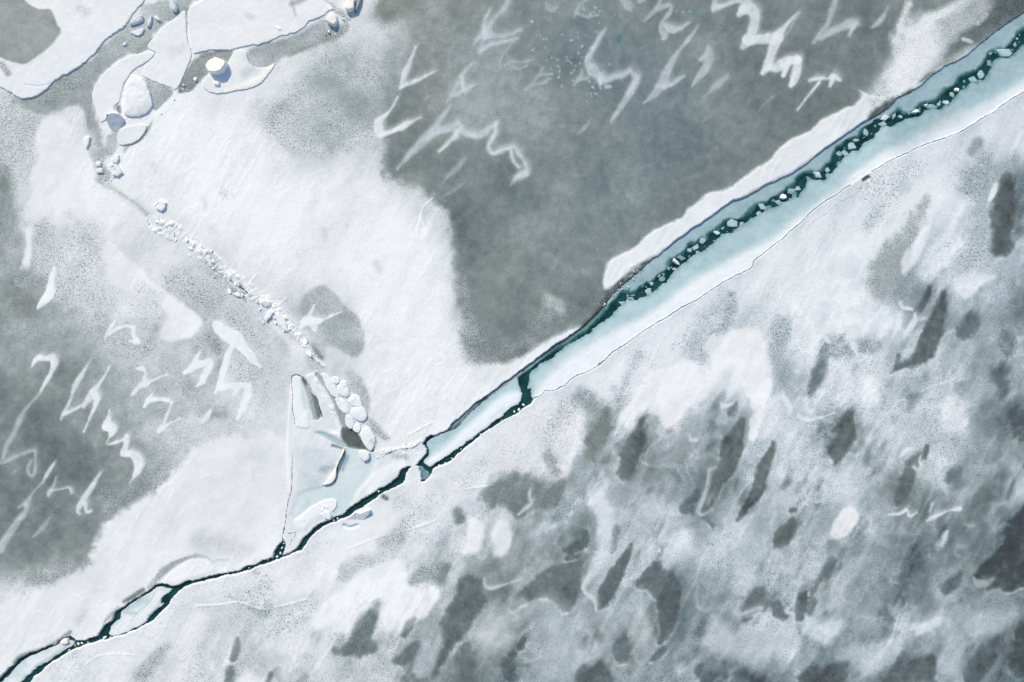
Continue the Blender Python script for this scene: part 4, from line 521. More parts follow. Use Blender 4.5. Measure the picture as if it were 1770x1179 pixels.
# ------------------------------------------------------------------ loose floes, slabs and blocks
W = 3000
PIECES = [
 # name, label, category, outline, top height m, V, A, ops, options
 ('ice_floe','long turquoise and white ice floe along the south side of the lead','ice floe',
  [(2600,-440),(2300,-240),(1900,-28),(1800,60),(1769,78),(1756,92),(1742,98),(1728,99),(1722,104),(1716,112),(1712,122),(1706,134),(1700,140),(1694,136),(1690,144),(1682,140),(1676,146),(1670,154),(1660,158),(1656,164),(1650,172),(1643,181),(1634,181),(1626,190),(1616,186),(1604,190),(1594,198),(1586,202),(1574,204),(1562,208),(1550,214),(1540,219),(1528,218),(1518,228),(1512,240),(1500,245),(1490,254),(1484,262),(1470,262),(1462,272),(1452,282),(1444,294),(1436,302),(1428,313),(1414,311),(1402,308),(1394,320),(1384,338),(1372,345),(1356,348),(1348,356),(1338,360),(1328,362),(1316,372),(1302,376),(1292,386),(1280,390),(1272,400),(1254,404),(1240,412),(1232,422),(1218,432),(1204,438),(1192,450),(1184,455),(1172,462),(1162,476),(1152,488),(1144,494),(1132,505),(1117,511),(1108,514),(1100,519),(1092,518),(1083,518),(1078,527),(1068,533),(1062,540),(1056,546),(1049,553),(1040,559),(1033,565),(1018,577),(1005,584),(992,591),(982,596),(973,604),(965,609),(957,616),(951,623),(940,626),(931,631),(922,640),(914,647),(916,654),(917,660),(913,668),(912,674),(918,668),(919,680),(918,687),(925,693),(945,684),(975,676),(1000,656),(1048,620),(1082,602),(1140,562),(1205,526),(1242,502),(1300,470),(1305,458),(1340,430),(1370,404),(1405,372),(1450,342),(1505,304),(1545,282),(1600,257),(1660,236),(1702,211),(1740,187),(1790,156),(1902,92),(2022,20),(2310,-140),(2650,-340)],
  FL,.78,1,[P([(2700,-420),(2300,-190),(1900,64),(1769,139),(1714,170),(1637,200),(1573,239),(1520,268),(1470,305),(1402,356),(1354,395),(1338,410),(1243,458),(1193,488),(1148,527),(1100,557),(1033,581),(982,611),(939,652),(924,680),(915,700),(940,710),(1000,680),(1110,600),(1300,490),(1450,360),(1560,290),(1700,230),(1800,170),(2000,70),(2300,-110),(2700,-340)],.99,11,a=0.1,t=.7,z=FL+.04),
   S([(1900,0,30),(1700,140,30),(1560,230,24)],.66,30,o=.8),S([(1440,310,20),(1300,395,20),(1200,450,20)],.73,24,o=.8),S([(1060,560,10),(980,610,8),(930,655,6)],.80,12)],dict(sp=1.5,jag=1.6,shelf=1)),
 ('ice_floe','narrow blue-grey shelf of young ice and painted shade along the north bank of the lead','ice floe',
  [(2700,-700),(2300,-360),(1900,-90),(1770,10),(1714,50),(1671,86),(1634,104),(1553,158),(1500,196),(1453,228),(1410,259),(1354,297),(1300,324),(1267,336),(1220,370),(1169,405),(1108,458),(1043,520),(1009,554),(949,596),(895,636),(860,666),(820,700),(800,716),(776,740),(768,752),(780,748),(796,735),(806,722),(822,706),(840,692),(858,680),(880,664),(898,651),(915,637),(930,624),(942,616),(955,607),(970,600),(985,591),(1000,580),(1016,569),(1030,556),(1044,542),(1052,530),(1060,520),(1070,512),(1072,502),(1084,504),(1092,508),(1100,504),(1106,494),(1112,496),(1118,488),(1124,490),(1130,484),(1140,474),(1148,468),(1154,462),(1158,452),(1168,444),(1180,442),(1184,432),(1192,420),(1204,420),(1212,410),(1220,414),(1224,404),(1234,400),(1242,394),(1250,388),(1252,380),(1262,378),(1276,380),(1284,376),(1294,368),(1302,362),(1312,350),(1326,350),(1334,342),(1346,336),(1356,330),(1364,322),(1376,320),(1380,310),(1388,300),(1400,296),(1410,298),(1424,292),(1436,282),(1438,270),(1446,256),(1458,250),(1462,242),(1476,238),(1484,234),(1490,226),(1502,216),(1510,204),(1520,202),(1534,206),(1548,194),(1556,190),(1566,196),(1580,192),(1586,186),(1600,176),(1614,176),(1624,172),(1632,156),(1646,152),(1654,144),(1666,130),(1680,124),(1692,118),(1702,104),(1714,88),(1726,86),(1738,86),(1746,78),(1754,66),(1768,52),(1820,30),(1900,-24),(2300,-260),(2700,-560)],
  FL,.66,1,[P([(1052,528),(1020,560),(980,592),(930,622),(880,662),(840,694),(790,745),(760,760),(790,700),(880,640),(960,590),(1020,535),(1046,512)],.36,4,a=.55,t=.5,z=FL-.02),S([(1120,455,10),(1260,352,10),(1400,275,10)],.72,14,o=.8),S([(818,700,6),(800,724,6),(784,742,5)],.62,4,g=.3,a=.1),S([(900,646,3),(870,668,3),(846,688,3)],.66,3,a=0)],dict(sp=1.3,jag=1.6,shelf=2)),  # dark strip beside the open water: shade under the bank put into the ice colour
 ('ice_floe','turquoise and white ice floe wedged below the short side crack of the lead','ice floe',
  [(894,650),(896,658),(898,668),(901,678),(904,686),(899,697),(888,703),(878,709),(870,719),(862,724),(852,730),(846,737),(838,742),(829,748),(820,757),(809,763),(798,772),(788,778),(778,786),(768,793),(761,797),(756,800),(748,806),(743,808),(736,804),(731,799),(736,793),(741,788),(741,776),(736,768),(741,760),(752,754),(766,748),(778,745),(788,742),(796,734),(802,726),(808,718),(818,710),(826,702),(838,692),(850,682),(862,675),(878,662)],
  FL,.80,1,[P([(746,790),(770,772),(800,745),(830,720),(850,700),(862,690),(880,680),(900,676),(906,690),(870,722),(800,775),(748,812),(732,802)],.99,8,a=.08,t=.8,z=FL+.05),S([(750,766,4),(768,756,4),(778,750,2)],.74,5,a=.9,t=1),S([(850,722,3),(870,708,3)],.9,4,a=.5)],dict(sp=1.2,jag=1.5,shelf=0)),
 ('ice_floe','spindle-shaped white and turquoise ice floe between two branches of the lower-left crack','ice floe',
  [(283,1029),(278,1035),(279,1042),(281,1047),(270,1054),(261,1062),(252,1076),(243,1082),(232,1087),(219,1094),(207,1099),(195,1101),(188,1097),(189,1088),(193,1081),(200,1075),(207,1071),(208,1064),(207,1058),(216,1052),(225,1044),(238,1036),(250,1030),(260,1024),(268,1016),(278,1015),(290,1018),(298,1018),(294,1024)],
  FL+.04,.97,.15,[S([(222,1050,6),(240,1042,7),(254,1036,6)],.85,6,a=.8),S([(216,1058,3),(236,1060,3)],.84,3,a=.8),S([(228,1074,1),(240,1058,1.4),(258,1042,1.2),(268,1026,1)],.86,1.6,a=.6,up=-.04),S([(240,1064,1),(252,1050,1)],.88,1.4,a=.6,up=-.03),S([(278,1040,2),(270,1052,2),(258,1064,2)],.82,3,a=.8)],dict(sp=1,jag=1.2,shelf=0)),
 ('ice_floe','pale ice floe running off the bottom left corner','ice floe',
  [(130,1113),(122,1119),(114,1123),(104,1130),(95,1135),(84,1144),(67,1151),(56,1162),(47,1169),(38,1178),(20,1192),(0,1204),(-40,1228),(-60,1232),(-30,1205),(2,1180),(14,1168),(22,1158),(36,1145),(50,1135),(64,1130),(80,1123),(94,1117),(108,1110),(118,1107),(126,1108)],
  FL+.04,.96,.2,[S([(40,1150,8),(30,1166,8)],.88,8,a=.7),S([(40,1172,3),(44,1168,3)],.8,4,a=.9),S([(112,1118,3),(100,1128,3),(86,1138,3),(60,1152,2)],.84,3,a=.7)],dict(sp=1,jag=1.2,shelf=0)),
 # NW slabs
 ('ice_slab','broad snow-covered ice slab in the top left corner around a warm grey pool','ice slab',
  [(-70,-60),(280,-60),(253,0),(246,8),(238,18),(230,27),(224,36),(217,46),(202,57),(192,64),(181,72),(170,88),(160,98),(151,106),(142,114),(134,120),(126,124),(118,130),(110,131),(100,138),(90,147),(84,154),(76,161),(64,167),(47,173),(32,170),(24,164),(14,158),(4,152),(-20,140),(-70,130)],
  .34,.955,0,[P([(-80,-60),(20,-60),(42,0),(56,12),(72,17),(88,16),(95,28),(100,42),(108,55),(100,66),(92,76),(78,90),(62,101),(45,111),(32,109),(20,106),(0,98),(-80,80)],.65,2.5,g=.15,a=0,t=.15,z=.16,r=1),S([(60,40,12),(40,90,10),(80,60,10)],.68,12),S([(5,112,5),(16,128,5)],.75,4,g=1.0,t=.2),S([(140,16,6),(150,22,8)],.88,8,g=.6),S([(44,147,.7),(70,150,.9),(90,145,.7)],.9,1.4,a=.1,t=1,up=-.08),S([(200,58,4),(160,98,3),(134,120,3)],1,3,t=.3)],dict(sp=1.3,jag=1.4,round=7,part='frozen_pool')),
 ('ice_slab','long snow-covered ice slab along the top edge with a blue shadow under its south rim','ice slab',
  [(324,14),(345,4),(366,-10),(380,-60),(540,-60),(552,-10),(560,2),(572,12),(578,16),(566,22),(560,28),(548,33),(534,38),(528,48),(514,57),(500,61),(484,64),(470,71),(450,78),(436,80),(421,82),(407,86),(392,88),(376,87),(360,88),(346,92),(336,95),(331,84),(328,70),(325,50)],
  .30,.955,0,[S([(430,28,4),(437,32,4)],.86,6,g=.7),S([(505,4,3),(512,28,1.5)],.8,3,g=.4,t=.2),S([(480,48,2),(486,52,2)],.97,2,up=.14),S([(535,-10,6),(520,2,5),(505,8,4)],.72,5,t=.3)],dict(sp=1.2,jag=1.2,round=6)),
 ('ice_slab','triangular snow-covered ice slab left of the fine straight joint','ice slab',
  [(320,16),(323,30),(323,50),(325,70),(332,88),(332,98),(325,118),(314,142),(304,158),(296,153),(284,148),(268,142),(253,136),(244,130),(252,112),(264,100),(273,92),(262,88),(254,80),(268,62),(282,46),(300,34)],
  .22,.955,0,[S([(300,90,8),(315,85,8)],.9,8,g=.3)],dict(sp=1.2,jag=1,round=5)),
 ('ice_slab','pale leaf-shaped ice slab between the grey channel and the snow dome','ice slab',
  [(270,93),(262,103),(248,112),(236,119),(228,126),(222,136),(216,144),(212,158),(208,176),(198,186),(200,198),(190,204),(184,208),(175,214),(170,204),(166,190),(158,168),(160,156),(172,138),(184,122),(200,110),(216,99),(236,94),(258,89)],
  .24,.95,0,[],dict(sp=1.2,jag=1,round=5)),
 ('snow_mound','low rounded snow dome between the pale leaf-shaped slab and the gullies','snow mound',
  [(228,128),(240,132),(250,138),(256,150),(262,166),(266,180),(262,192),(252,200),(238,204),(222,203),(214,198),(212,182),(214,162),(220,142)],
  .26,.96,0,[S([(240,168,10),(244,178,8)],.99,8,up=.09)],dict(sp=1.2,jag=1,round=8,dome=.3)),
 ('ice_slab','crescent-shaped snowy ice slab with a blue shadow along its curved south edge','ice slab',
  [(478,109),(474,118),(468,126),(458,138),(448,148),(437,152),(425,156),(408,158),(390,162),(376,163),(363,161),(354,154),(350,148),(354,138),(362,126),(380,118),(394,112),(400,100),(406,88),(420,86),(428,90),(430,104),(436,114),(450,118),(464,116)],
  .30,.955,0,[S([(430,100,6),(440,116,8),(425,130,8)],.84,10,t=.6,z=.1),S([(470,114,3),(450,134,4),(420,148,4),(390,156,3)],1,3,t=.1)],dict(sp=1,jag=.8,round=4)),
 ('ice_boulder','tall cream-white six-sided ice boulder casting a long blue shadow','ice boulder',
  [(361,116),(366,108),(377,103),(387,107),(395,111),(394,117),(388,127),(378,130),(367,129),(362,123)],1.25,1.0,0,[],dict(sp=.7,jag=.5,round=1,tint=0,tilt=(-.004,-.008))),
 ('ice_block','small white ice block in the blue shadow of the tall boulder','ice block',
  [(370,144),(376,141),(382,144),(380,150),(372,149)],.5,.97,0,[],dict(sp=.6,jag=.5,round=2,group='small')),
 ('ice_boulder','rounded white ice boulder at the east end of the long slab','ice boulder',
  [(567,36),(572,28),(578,25),(583,31),(585,40),(580,47),(572,44),(567,40)],.85,.99,0,[],dict(sp=.7,jag=.8,round=2,tint=.1,tilt=(.01,-.004))),
 ('ice_boulder','angular white ice boulder touching the top edge with a dark cleft beside it','ice boulder',
  [(598,10),(603,4),(611,0),(614,2),(614,18),(608,21),(600,20),(597,15)],.95,1,0,[],dict(sp=.7,jag=.6,round=3,tint=0)),
 ('ice_block','thin dark-sided ice shard right of the cleft at the top edge','ice block',
  [(617,-8),(626,-8),(624,8),(618,22),(614,23),(616,8)],.6,.7,0,[S([(616,0,2),(614,22,2)],.3,1.5)],dict(sp=.7,jag=.8,round=2)),
 ('ice_block','white ice block standing upright with a blue face in the narrow gap at the top','ice block',
  [(299,3),(303,2),(306,8),(308,16),(305,22),(299,20),(297,14)],.7,.97,0,[],dict(sp=.6,jag=.5,round=2,tilt=(.005,.010))),
 ('ice_block','tilted ice slab fragment with a blue shaded half, west end of the channel rubble','ice block',
  [(226,44),(232,36),(243,28),(248,29),(247,37),(240,41),(232,43)],.5,.96,0,[],dict(sp=.6,jag=.4,round=1.5,tilt=(.005,.010))),
 ('ice_block','narrow lens-shaped ice fragment pointing up the channel','ice block',
  [(256,48),(258,38),(262,29),(264,29),(263,38),(260,46)],.4,.96,0,[],dict(sp=.6,jag=.4,round=1.5,tilt=(.006,.0))),
 ('ice_block','small curved ice fragment between the lens-shaped fragment and the slab','ice block',
  [(269,30),(273,28),(277,33),(279,38),(275,37),(270,34)],.35,.96,0,[],dict(sp=.6,jag=.4,round=1.5)),
 ('ice_block','flat oval ice fragment lowest in the channel rubble','ice block',
  [(226,57),(236,53),(248,49),(250,52),(247,60),(240,63),(232,61)],.25,.94,0,[],dict(sp=.6,jag=.5,round=2)),
 ('ice_block','tiny white ice crumb on the grey channel floor','ice block',
  [(212,78),(216,74),(220,74),(219,79),(215,80)],.25,.97,0,[],dict(sp=.6,jag=.4,round=1.5)),
 ('ice_block','small round white ice lump in the dark gully','ice block',
  [(335,137),(338,133),(342,136),(341,141),(337,141)],.3,.98,0,[],dict(sp=.6,jag=.3,round=1.5)),
 ('ice_boulder','large ice boulder with a flat face shaded deep blue, leaning away from the sun','ice boulder',
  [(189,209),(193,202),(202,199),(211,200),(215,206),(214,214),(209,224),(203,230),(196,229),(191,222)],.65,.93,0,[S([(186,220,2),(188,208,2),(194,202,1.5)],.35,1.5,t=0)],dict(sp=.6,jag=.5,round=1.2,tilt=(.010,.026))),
 ('ice_block','low snowy ice ledge behind the blue-faced boulder','ice block',
  [(184,204),(192,196),(203,193),(208,198),(200,199),(192,203),(187,212)],.5,.97,0,[],dict(sp=.6,jag=.5,round=2)),
 ('ice_slab','small rounded ice slab with a blue curved lower edge south of the blue-faced boulder','ice slab',
  [(206,226),(213,221),(230,218),(246,214),(254,216),(255,223),(249,233),(241,243),(230,249),(216,252),(206,251),(203,241)],.36,.95,0,[],dict(sp=.8,jag=.6,round=5)),
 ('ice_block','white wedge of ice jutting into the channel below the junction','ice block',
  [(146,240),(152,236),(157,238),(155,250),(151,258),(148,250)],.35,.97,0,[],dict(sp=.7,jag=.5,round=2)),
 ('ice_block','square ice lump, upper of the two in the lower channel','ice block',[(166,283),(170,279),(176,281),(175,288),(168,288)],.3,.97,0,[],dict(sp=.6,jag=.6,round=1.5)),
 ('ice_block','cracked ice lump, lower of the two in the lower channel','ice block',[(166,296),(172,290),(178,292),(180,299),(170,300)],.3,.97,0,[],dict(sp=.6,jag=.6,round=1.5)),
 ('ice_block','pointed ice piece at the rim east of the lower channel','ice block',[(194,276),(200,270),(207,268),(208,276),(204,283),(196,282)],.35,.97,0,[],dict(sp=.6,jag=.5,round=2)),
 ('ice_block','ragged ice lump with blue facets at the rim east of the lower channel','ice block',[(190,288),(196,284),(204,286),(210,294),(214,300),(206,306),(196,304),(192,296)],.45,.97,0,[S([(198,290,2),(202,296,2)],.9,2,up=-.15)],dict(sp=.6,jag=1,round=2)),
 ('ice_block','white ice lump with a blue crease at the start of the ridge','ice block',[(268,356),(274,350),(282,346),(288,351),(287,360),(281,367),(272,362)],.45,.98,0,[S([(272,358,1),(276,352,1)],.9,1,up=-.15)],dict(sp=.6,jag=.8,round=2)),
 ('ice_block','small white wedge in the middle of the ridge beside the black fissure','ice block',[(404,508),(410,505),(416,508),(418,514),(410,513)],.3,.98,0,[],dict(sp=.6,jag=.5,round=1.5)),
 ('ice_block','small upright ice shard with a blue facet on the ridge','ice block',[(452,524),(458,519),(468,521),(470,528),(461,532)],.5,.98,0,[],dict(sp=.6,jag=.8,round=1.5,tilt=(.005,.010))),
 ('ice_block','slim leaning ice shard just below the blue-faceted one on the ridge','ice block',[(458,552),(462,540),(468,534),(474,540),(468,550),(462,556)],.45,.98,0,[],dict(sp=.6,jag=.8,round=1.5)),
 ('ice_block','long pale ice shard on the ridge west of the grey bay','ice block',[(478,542),(484,538),(492,548),(498,562),(498,574),(490,570),(482,556)],.4,.97,0,[],dict(sp=.7,jag=.6,round=2.5)),
 # block row of the triangle ridge
 ('ice_block','topmost flat ice block in the row of rounded blocks down the ridge','ice block',[(556,643),(562,646),(572,654),(580,662),(582,672),(588,684),(584,690),(574,684),(566,672),(560,660)],.32,.96,0,[],dict(sp=.8,jag=.8,round=3,group='row')),
 ('ice_block','small cream-lit ice block second from the top of the ridge row','ice block',[(574,654),(579,650),(586,654),(588,660),(582,664),(577,662)],.5,.99,0,[],dict(sp=.7,jag=.6,round=2,group='row')),
 ('ice_block','pointed egg-shaped ice block third down the ridge row','ice block',[(582,674),(586,664),(592,656),(600,660),(605,672),(606,682),(600,688),(588,684)],.5,.97,0,[],dict(sp=.8,jag=.6,round=4,dome=.1,group='row')),
 ('ice_block','wide low ice block left of the middle of the ridge row','ice block',[(578,686),(590,688),(598,694),(604,702),(604,712),(596,716),(588,708),(582,698)],.3,.96,0,[],dict(sp=.8,jag=.8,round=3,group='row')),
 ('ice_block','smooth upper one of the two large egg-shaped blocks in the ridge row','ice block',[(601,694),(606,684),(613,681),(621,684),(626,694),(628,704),(620,706),(610,702)],.55,.97,0,[],dict(sp=.8,jag=.5,round=5,dome=.1,group='row')),
 ('ice_block','largest rounded ice block in the ridge row with a blue shadow under it','ice block',[(606,714),(609,706),(616,702),(626,700),(634,710),(636,720),(631,728),(622,729),(613,724)],.6,.97,0,[],dict(sp=.8,jag=.5,round=6,dome=.12,group='row')),
 ('ice_block','half-buried ice block left below the largest one of the ridge row','ice block',[(596,722),(602,716),(609,722),(614,730),(610,740),(604,742),(598,734)],.35,.96,0,[],dict(sp=.8,jag=.8,round=3,group='row')),
 ('ice_block','small white ice block above the tongue-shaped block','ice block',[(609,741),(613,733),(621,732),(625,742),(620,748),(614,747)],.5,.99,0,[],dict(sp=.7,jag=.6,round=2.5,group='row')),
 ('ice_block','tongue-shaped ice block at the foot of the ridge row','ice block',[(622,750),(625,742),(632,737),(640,740),(648,752),(650,762),(646,774),(641,781),(634,774),(626,762)],.55,.97,0,[S([(642,760,3),(646,766,2)],.9,3,g=.6)],dict(sp=.8,jag=.6,round=4,dome=.08,group='row')),
 ('ice_boulder','round white ice boulder standing in the turquoise pool','ice boulder',[(620,781),(624,778),(632,778),(639,782),(640,790),(636,796),(630,797),(623,790)],.45,.97,0,[],dict(sp=.7,jag=.6,round=3,dome=.05)),
 ('ice_slab','pale upturned wedge of ice with a dark rim and blue shadow at the pool edge','ice slab',
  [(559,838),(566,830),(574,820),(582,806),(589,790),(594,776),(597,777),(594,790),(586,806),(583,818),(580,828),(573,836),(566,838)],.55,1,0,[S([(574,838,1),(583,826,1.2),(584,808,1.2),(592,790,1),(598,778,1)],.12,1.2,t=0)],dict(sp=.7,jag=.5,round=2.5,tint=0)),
 ('ice_slab','smooth rounded ice tongue projecting into the turquoise pool','ice slab',
  [(520,892),(532,880),(548,870),(562,864),(576,861),(582,866),(582,876),(576,884),(566,884),(556,888),(540,898),(526,904)],.22,.98,.05,[],dict(sp=.8,jag=.8,round=4)),
 ('ice_block','blue-shaded ice block beside the smooth ice tongue','ice block',[(556,888),(562,882),(570,884),(574,890),(571,898),(562,896)],.4,.95,.1,[],dict(sp=.7,jag=.8,round=2)),
 ('ice_slab','fan-shaped ice plate with blue creases leaning over the south bank','ice slab',
  [(586,901),(600,895),(612,886),(618,883),(622,886),(632,882),(642,878),(640,888),(630,898),(622,906),(614,913),(602,914),(592,910)],.3,.97,.1,[S([(617,884,.8),(616,896,.8),(622,906,.6)],.88,1,a=.3,up=-.12)],dict(sp=.8,jag=.8,round=2,tilt=(0,.022))),
 ('ice_block','cream and white lump of ice attached to the bank beside the green chunk','ice block',[(703,818),(708,809),(716,807),(724,808),(727,818),(729,828),(722,832),(712,834),(704,828)],.06,.93,.35,[],dict(sp=.7,jag=1,round=2)),
 ('ice_block','green-tinted translucent ice chunk filling the notch in the south bank','ice block',[(722,806),(730,806),(736,814),(742,816),(742,824),(734,830),(727,828),(723,818)],-.12,.55,.95,[S([(728,812,4),(732,820,4)],.52,4,t=0)],dict(sp=.7,jag=1,round=3)),
 ('ice_block','small cream-coloured ice block perched at the bend of the lower-left crack','ice block',[(105,1109),(110,1104),(118,1104),(120,1110),(114,1113),(107,1112)],.3,1,0,[],dict(sp=.6,jag=.5,round=1.5,tint=0)),
]
# thin fractures: label, dark value, points (x, y, half width)
CRACKS = [
 ('long hairline fracture running down the left side of the triangle, widening towards the lead',.22,[(507,781,.5),(505,800,.6),(505,826,.7),(504,848,.7),(500,860,1.0),(497,874,1.2),(495,890,1.5),(493,905,1.6),(490,920,1.8),(488,928,1.9),(492,936,1.2),(494,942,1)]),
 ('dotted hairline fracture beside the narrow turquoise slab',.3,[(505,651,.5),(504,662,.5),(506,676,.5),(506,692,.6),(506,708,.5),(509,722,.6),(510,733,.6)]),
 ('short dark seam over the top of the narrow turquoise slab',.25,[(505,650,.5),(510,647,.7),(519,649,.7),(528,654,1),(534,662,1),(538,673,1),(546,682,1.2),(550,694,1),(553,708,1.2),(558,720,.8)]),
 ('blue joint winding from the round boulder to the wedged floe',.42,[(660,791,.5),(670,784,1),(678,780,1.1),(690,776,1.1),(704,775,1.3),(714,773,1.3),(722,768,1),(730,762,.8)]),
 ('black fissure in the middle of the ridge',.05,[(398,484,.5),(405,489,1),(411,494,2.2),(416,496,1.4),(422,500,1.6),(428,506,.8),(433,509,.5)]),
 ('dark hairline edge of the turquoise pool on its west side',.12,[(597,774,.8),(592,786,.9),(585,800,.9),(583,815,1),(582,826,1),(572,837,.8),(557,839,.4)]),
 ('hairline fracture between the white lead margin and the crusty south plate',.5,[(922,687,.9),(930,685,.8),(938,680,.9),(942,674,.8),(952,675,.5),(961,673,.6),(968,668,.5),(974,666,.8),(985,656,.6),(996,648,.5),(1009,644,.5),(1022,638,.6),(1036,630,.6),(1048,618,.6),(1058,608,.5),(1080,594,.6),(1097,582,.4),(1116,569,.7),(1136,556,.4),(1155,546,.5),(1178,530,.5),(1203,518,.6),(1222,505,.5),(1240,493,.6),(1262,480,.7),(1285,469,.4),(1298,462,.5),(1303,450,.6),(1320,436,.5),(1338,422,.5),(1353,411,.6),(1366,398,.8),(1385,383,.7),(1402,365,.7),(1424,348,.7),(1446,336,.6),(1456,327,.6),(1470,318,.4)]),
 ('pale blue hairline fracture along the south margin of the lead at the upper right',.62,[(1505,296,.4),(1522,287,1.0),(1532,280,1.4),(1540,276,.6),(1552,270,.8),(1566,264,1),(1582,256,.7),(1599,249,.6),(1616,243,.5),(1630,239,1),(1640,235,.5),(1652,231,.6),(1660,227,1),(1680,215,.7),(1698,203,.8),(1715,195,.7),(1728,184,.8),(1735,179,.7),(1752,168,.6),(1769,158,.7),(1830,122,.6),(1900,80,.5)]),
 ('second blue fracture curling off the south margin under the dark notch',.5,[(1491,316,.8),(1484,328,.9),(1474,338,.5),(1460,344,.6),(1450,350,.7),(1436,362,.6),(1424,372,.9),(1412,378,.6),(1404,384,.7),(1398,392,.5)]),
 ('short fracture joining the hairline fracture to the open crack at the triangle foot',.3,[(497,922,.5),(505,921,.6),(512,920,.4)]),
 ('bent fracture crossing the white ice at the triangle foot',.4,[(512,918,.5),(510,926,.6),(505,932,.6),(502,942,.5)]),
 ('straight dark joint splitting the two large snow-covered slabs',.45,[(323,14,.6),(324,20,.7),(324,40,.5),(323,58,.4),(322,74,.4)]),
 ('fine blue groove along the pale leaf-shaped slab',.6,[(262,100,.4),(250,109,.6),(240,116,.6),(228,124,.8),(222,134,.6),(216,142,.4)]),
 ('arched grey seam round the tongue-shaped block',.5,[(620,735,.5),(632,732,.7),(644,742,.7),(651,756,.8),(650,770,.8),(643,781,.8)]),
]
# ------------------------------------------------------------------ the two ice plates: one fine height field over the frame, coarser outwards
def axis(a, b, step, far):
    core = np.arange(a, b + step, step); s = step; hi = []; x = core[-1]
    while x < far: s *= 1.13; x += s; hi.append(x)
    s = step; lo = []; x = core[0]
    while x > -far: s *= 1.13; x -= s; lo.append(x)
    return np.concatenate([lo[::-1], core, hi])
GRID = 1.6
F = Field(axis(-90, 1860, GRID, 42000), axis(-90, 1270, GRID, 42000))
B = np.array(BASE) / 225.
def bilerp(X, Y):
    # smooth interpolation of the coarse brightness table
    u = np.clip((X - 50) / 100, 0, 16.999); v = np.clip((Y - 50) / 100, 0, 10.999)
    i = u.astype(int); j = v.astype(int); a = u - i; b = v - j; a = a * a * (3 - 2 * a); b = b * b * (3 - 2 * b)
    return (B[j, i] * (1 - a) + B[j, i + 1] * a) * (1 - b) + (B[j + 1, i] * (1 - a) + B[j + 1, i + 1] * a) * b
wx = F.X + 26 * fbm(F.X, F.Y, 90, 3, 2); wy = F.Y + 26 * fbm(F.X, F.Y, 90, 3, 3)
F.V[:] = bilerp(wx, wy)
ca, sa = math.cos(R(62)), math.sin(R(62))          # wind streaks run from upper right to lower left
U_ = F.X * ca - F.Y * sa; Q_ = F.X * sa + F.Y * ca
streak = fbm(U_ * .28, Q_, 22, 4, 4); wisp = fbm(U_ * .2, Q_, 8, 3, 14)
south = np.clip((F.Y - (1290 - F.X * .62)) / 120, 0, 1)
out = np.clip(np.maximum.reduce([-F.X, F.X - 1770, -F.Y, F.Y - 1179]) / 200, 0, 1)
F.V += south * (streak * .06 + wisp * .015 + .10 * fbm(F.X, F.Y, 60, 4, 95) - .0) + (1 - south) * streak * .04
F.V[:] = F.V * (1 - out) + out * (.76 + .3 * fbm(U_ * .5, Q_, 120, 4, 6))
F.G[:] = .22 + .36 * south * np.clip(fbm(F.X, F.Y, 70, 3, 9) + .45, 0, 1)
F.T[:] = np.clip((F.X - 450) / 500, 0, 1) * .45 + .40 + .45 * fbm(F.X, F.Y, 110, 4, 12) * np.clip(1.5 - 1.5 * F.V, .1, 1)
F.T += south * .04 * np.clip((F.X - 1000) / 500, 0, 1)
F.N3 = (.75 * fbm(U_ * .3, Q_, 12, 3, 91) + .6 * fbm(F.X, F.Y, 26, 4, 92) + .25 * fbm(F.X, F.Y, 5, 2, 93)) * 1.5
BN, BS = np.array(BANK_N, float), np.array(BANK_S, float)
hole = np.vstack([BN, BS])
for op in OPS:
    c_ = op['p'][:, :2].mean(0)
    if op['v'] is not None and op['s'] >= 3.5 and c_[1] > 1290 - c_[0] * .62 + 40:
        op['j'] = min(op['s'] * .8, 5); op['s'] *= 1.05; op['v'] += -.07 if op['v'] < .62 else (.04 if op['v'] >= .85 else 0)
    F.apply(op)
# a little more life in every tone: soft mottling in the bare ice, streaks combed by the wind
mid = np.clip(1 - np.abs(F.V - .62) / .35, 0, 1)
F.V += mid * (.03 * fbm(F.X, F.Y, 18, 3, 21) + .012 * wisp + .15 * fbm(F.X, F.Y, 70, 5, 23, .6) + .20 * fbm(F.X, F.Y, 190, 5, 24)) * (1 - F.A * .8)
# faint scratches of blown snow on the bare ice
rr = random.Random(9)
for k in range(230):
    x, y = rr.uniform(690, 1540), rr.uniform(0, 600)
    if k % 3 == 0: x, y = rr.uniform(0, 460), rr.uniform(560, 1000)
    iy, ix = np.searchsorted(F.ys, y), np.searchsorted(F.xs, x)
    if F.V[iy, ix] > .66: continue
    L_ = rr.uniform(4, 20); a_ = R(rr.gauss(52, 16)); b_ = rr.uniform(-3, 3); w_ = rr.uniform(.4, 2)
    F.apply(S([(x, y, .4), (x - L_ * .5 * math.cos(a_) + b_, y + L_ * .5 * math.sin(a_), w_), (x - L_ * math.cos(a_), y + L_ * math.sin(a_), .4)], F.V[iy, ix] + rr.uniform(.05, .16), 3, o=.6))
def smear(a, n, dec):
    # blown snow thins out downwind: a one-sided average along the wind
    s_, ws = np.zeros_like(a), 0
    for k in range(n):
        sx, sy = int(round(.55 * k)), int(round(-.84 * k)); w_ = dec ** k
        s_ += w_ * np.roll(np.roll(a, sx, 1), sy, 0); ws += w_
    return s_ / ws
core = ((F.X > -150) & (F.X < 1920) & (F.Y > -150) & (F.Y < 1330)).astype(float)
sm = smear(F.V, 16, .93)
ridge = 1 - np.abs(fbm(U_ * .42 + 30 * F.N2, Q_, 34, 4, 97)) * 2.4
F.V += .02 * mid * (1 - south)
F.V += core * south * ((sm - F.V) * .42 + .08 * np.clip(ridge, 0, 1) ** 2 - .03)
wqx = 46 * fbm(F.X, F.Y, 95, 3, 103); wqy = 46 * fbm(F.X, F.Y, 95, 3, 104)
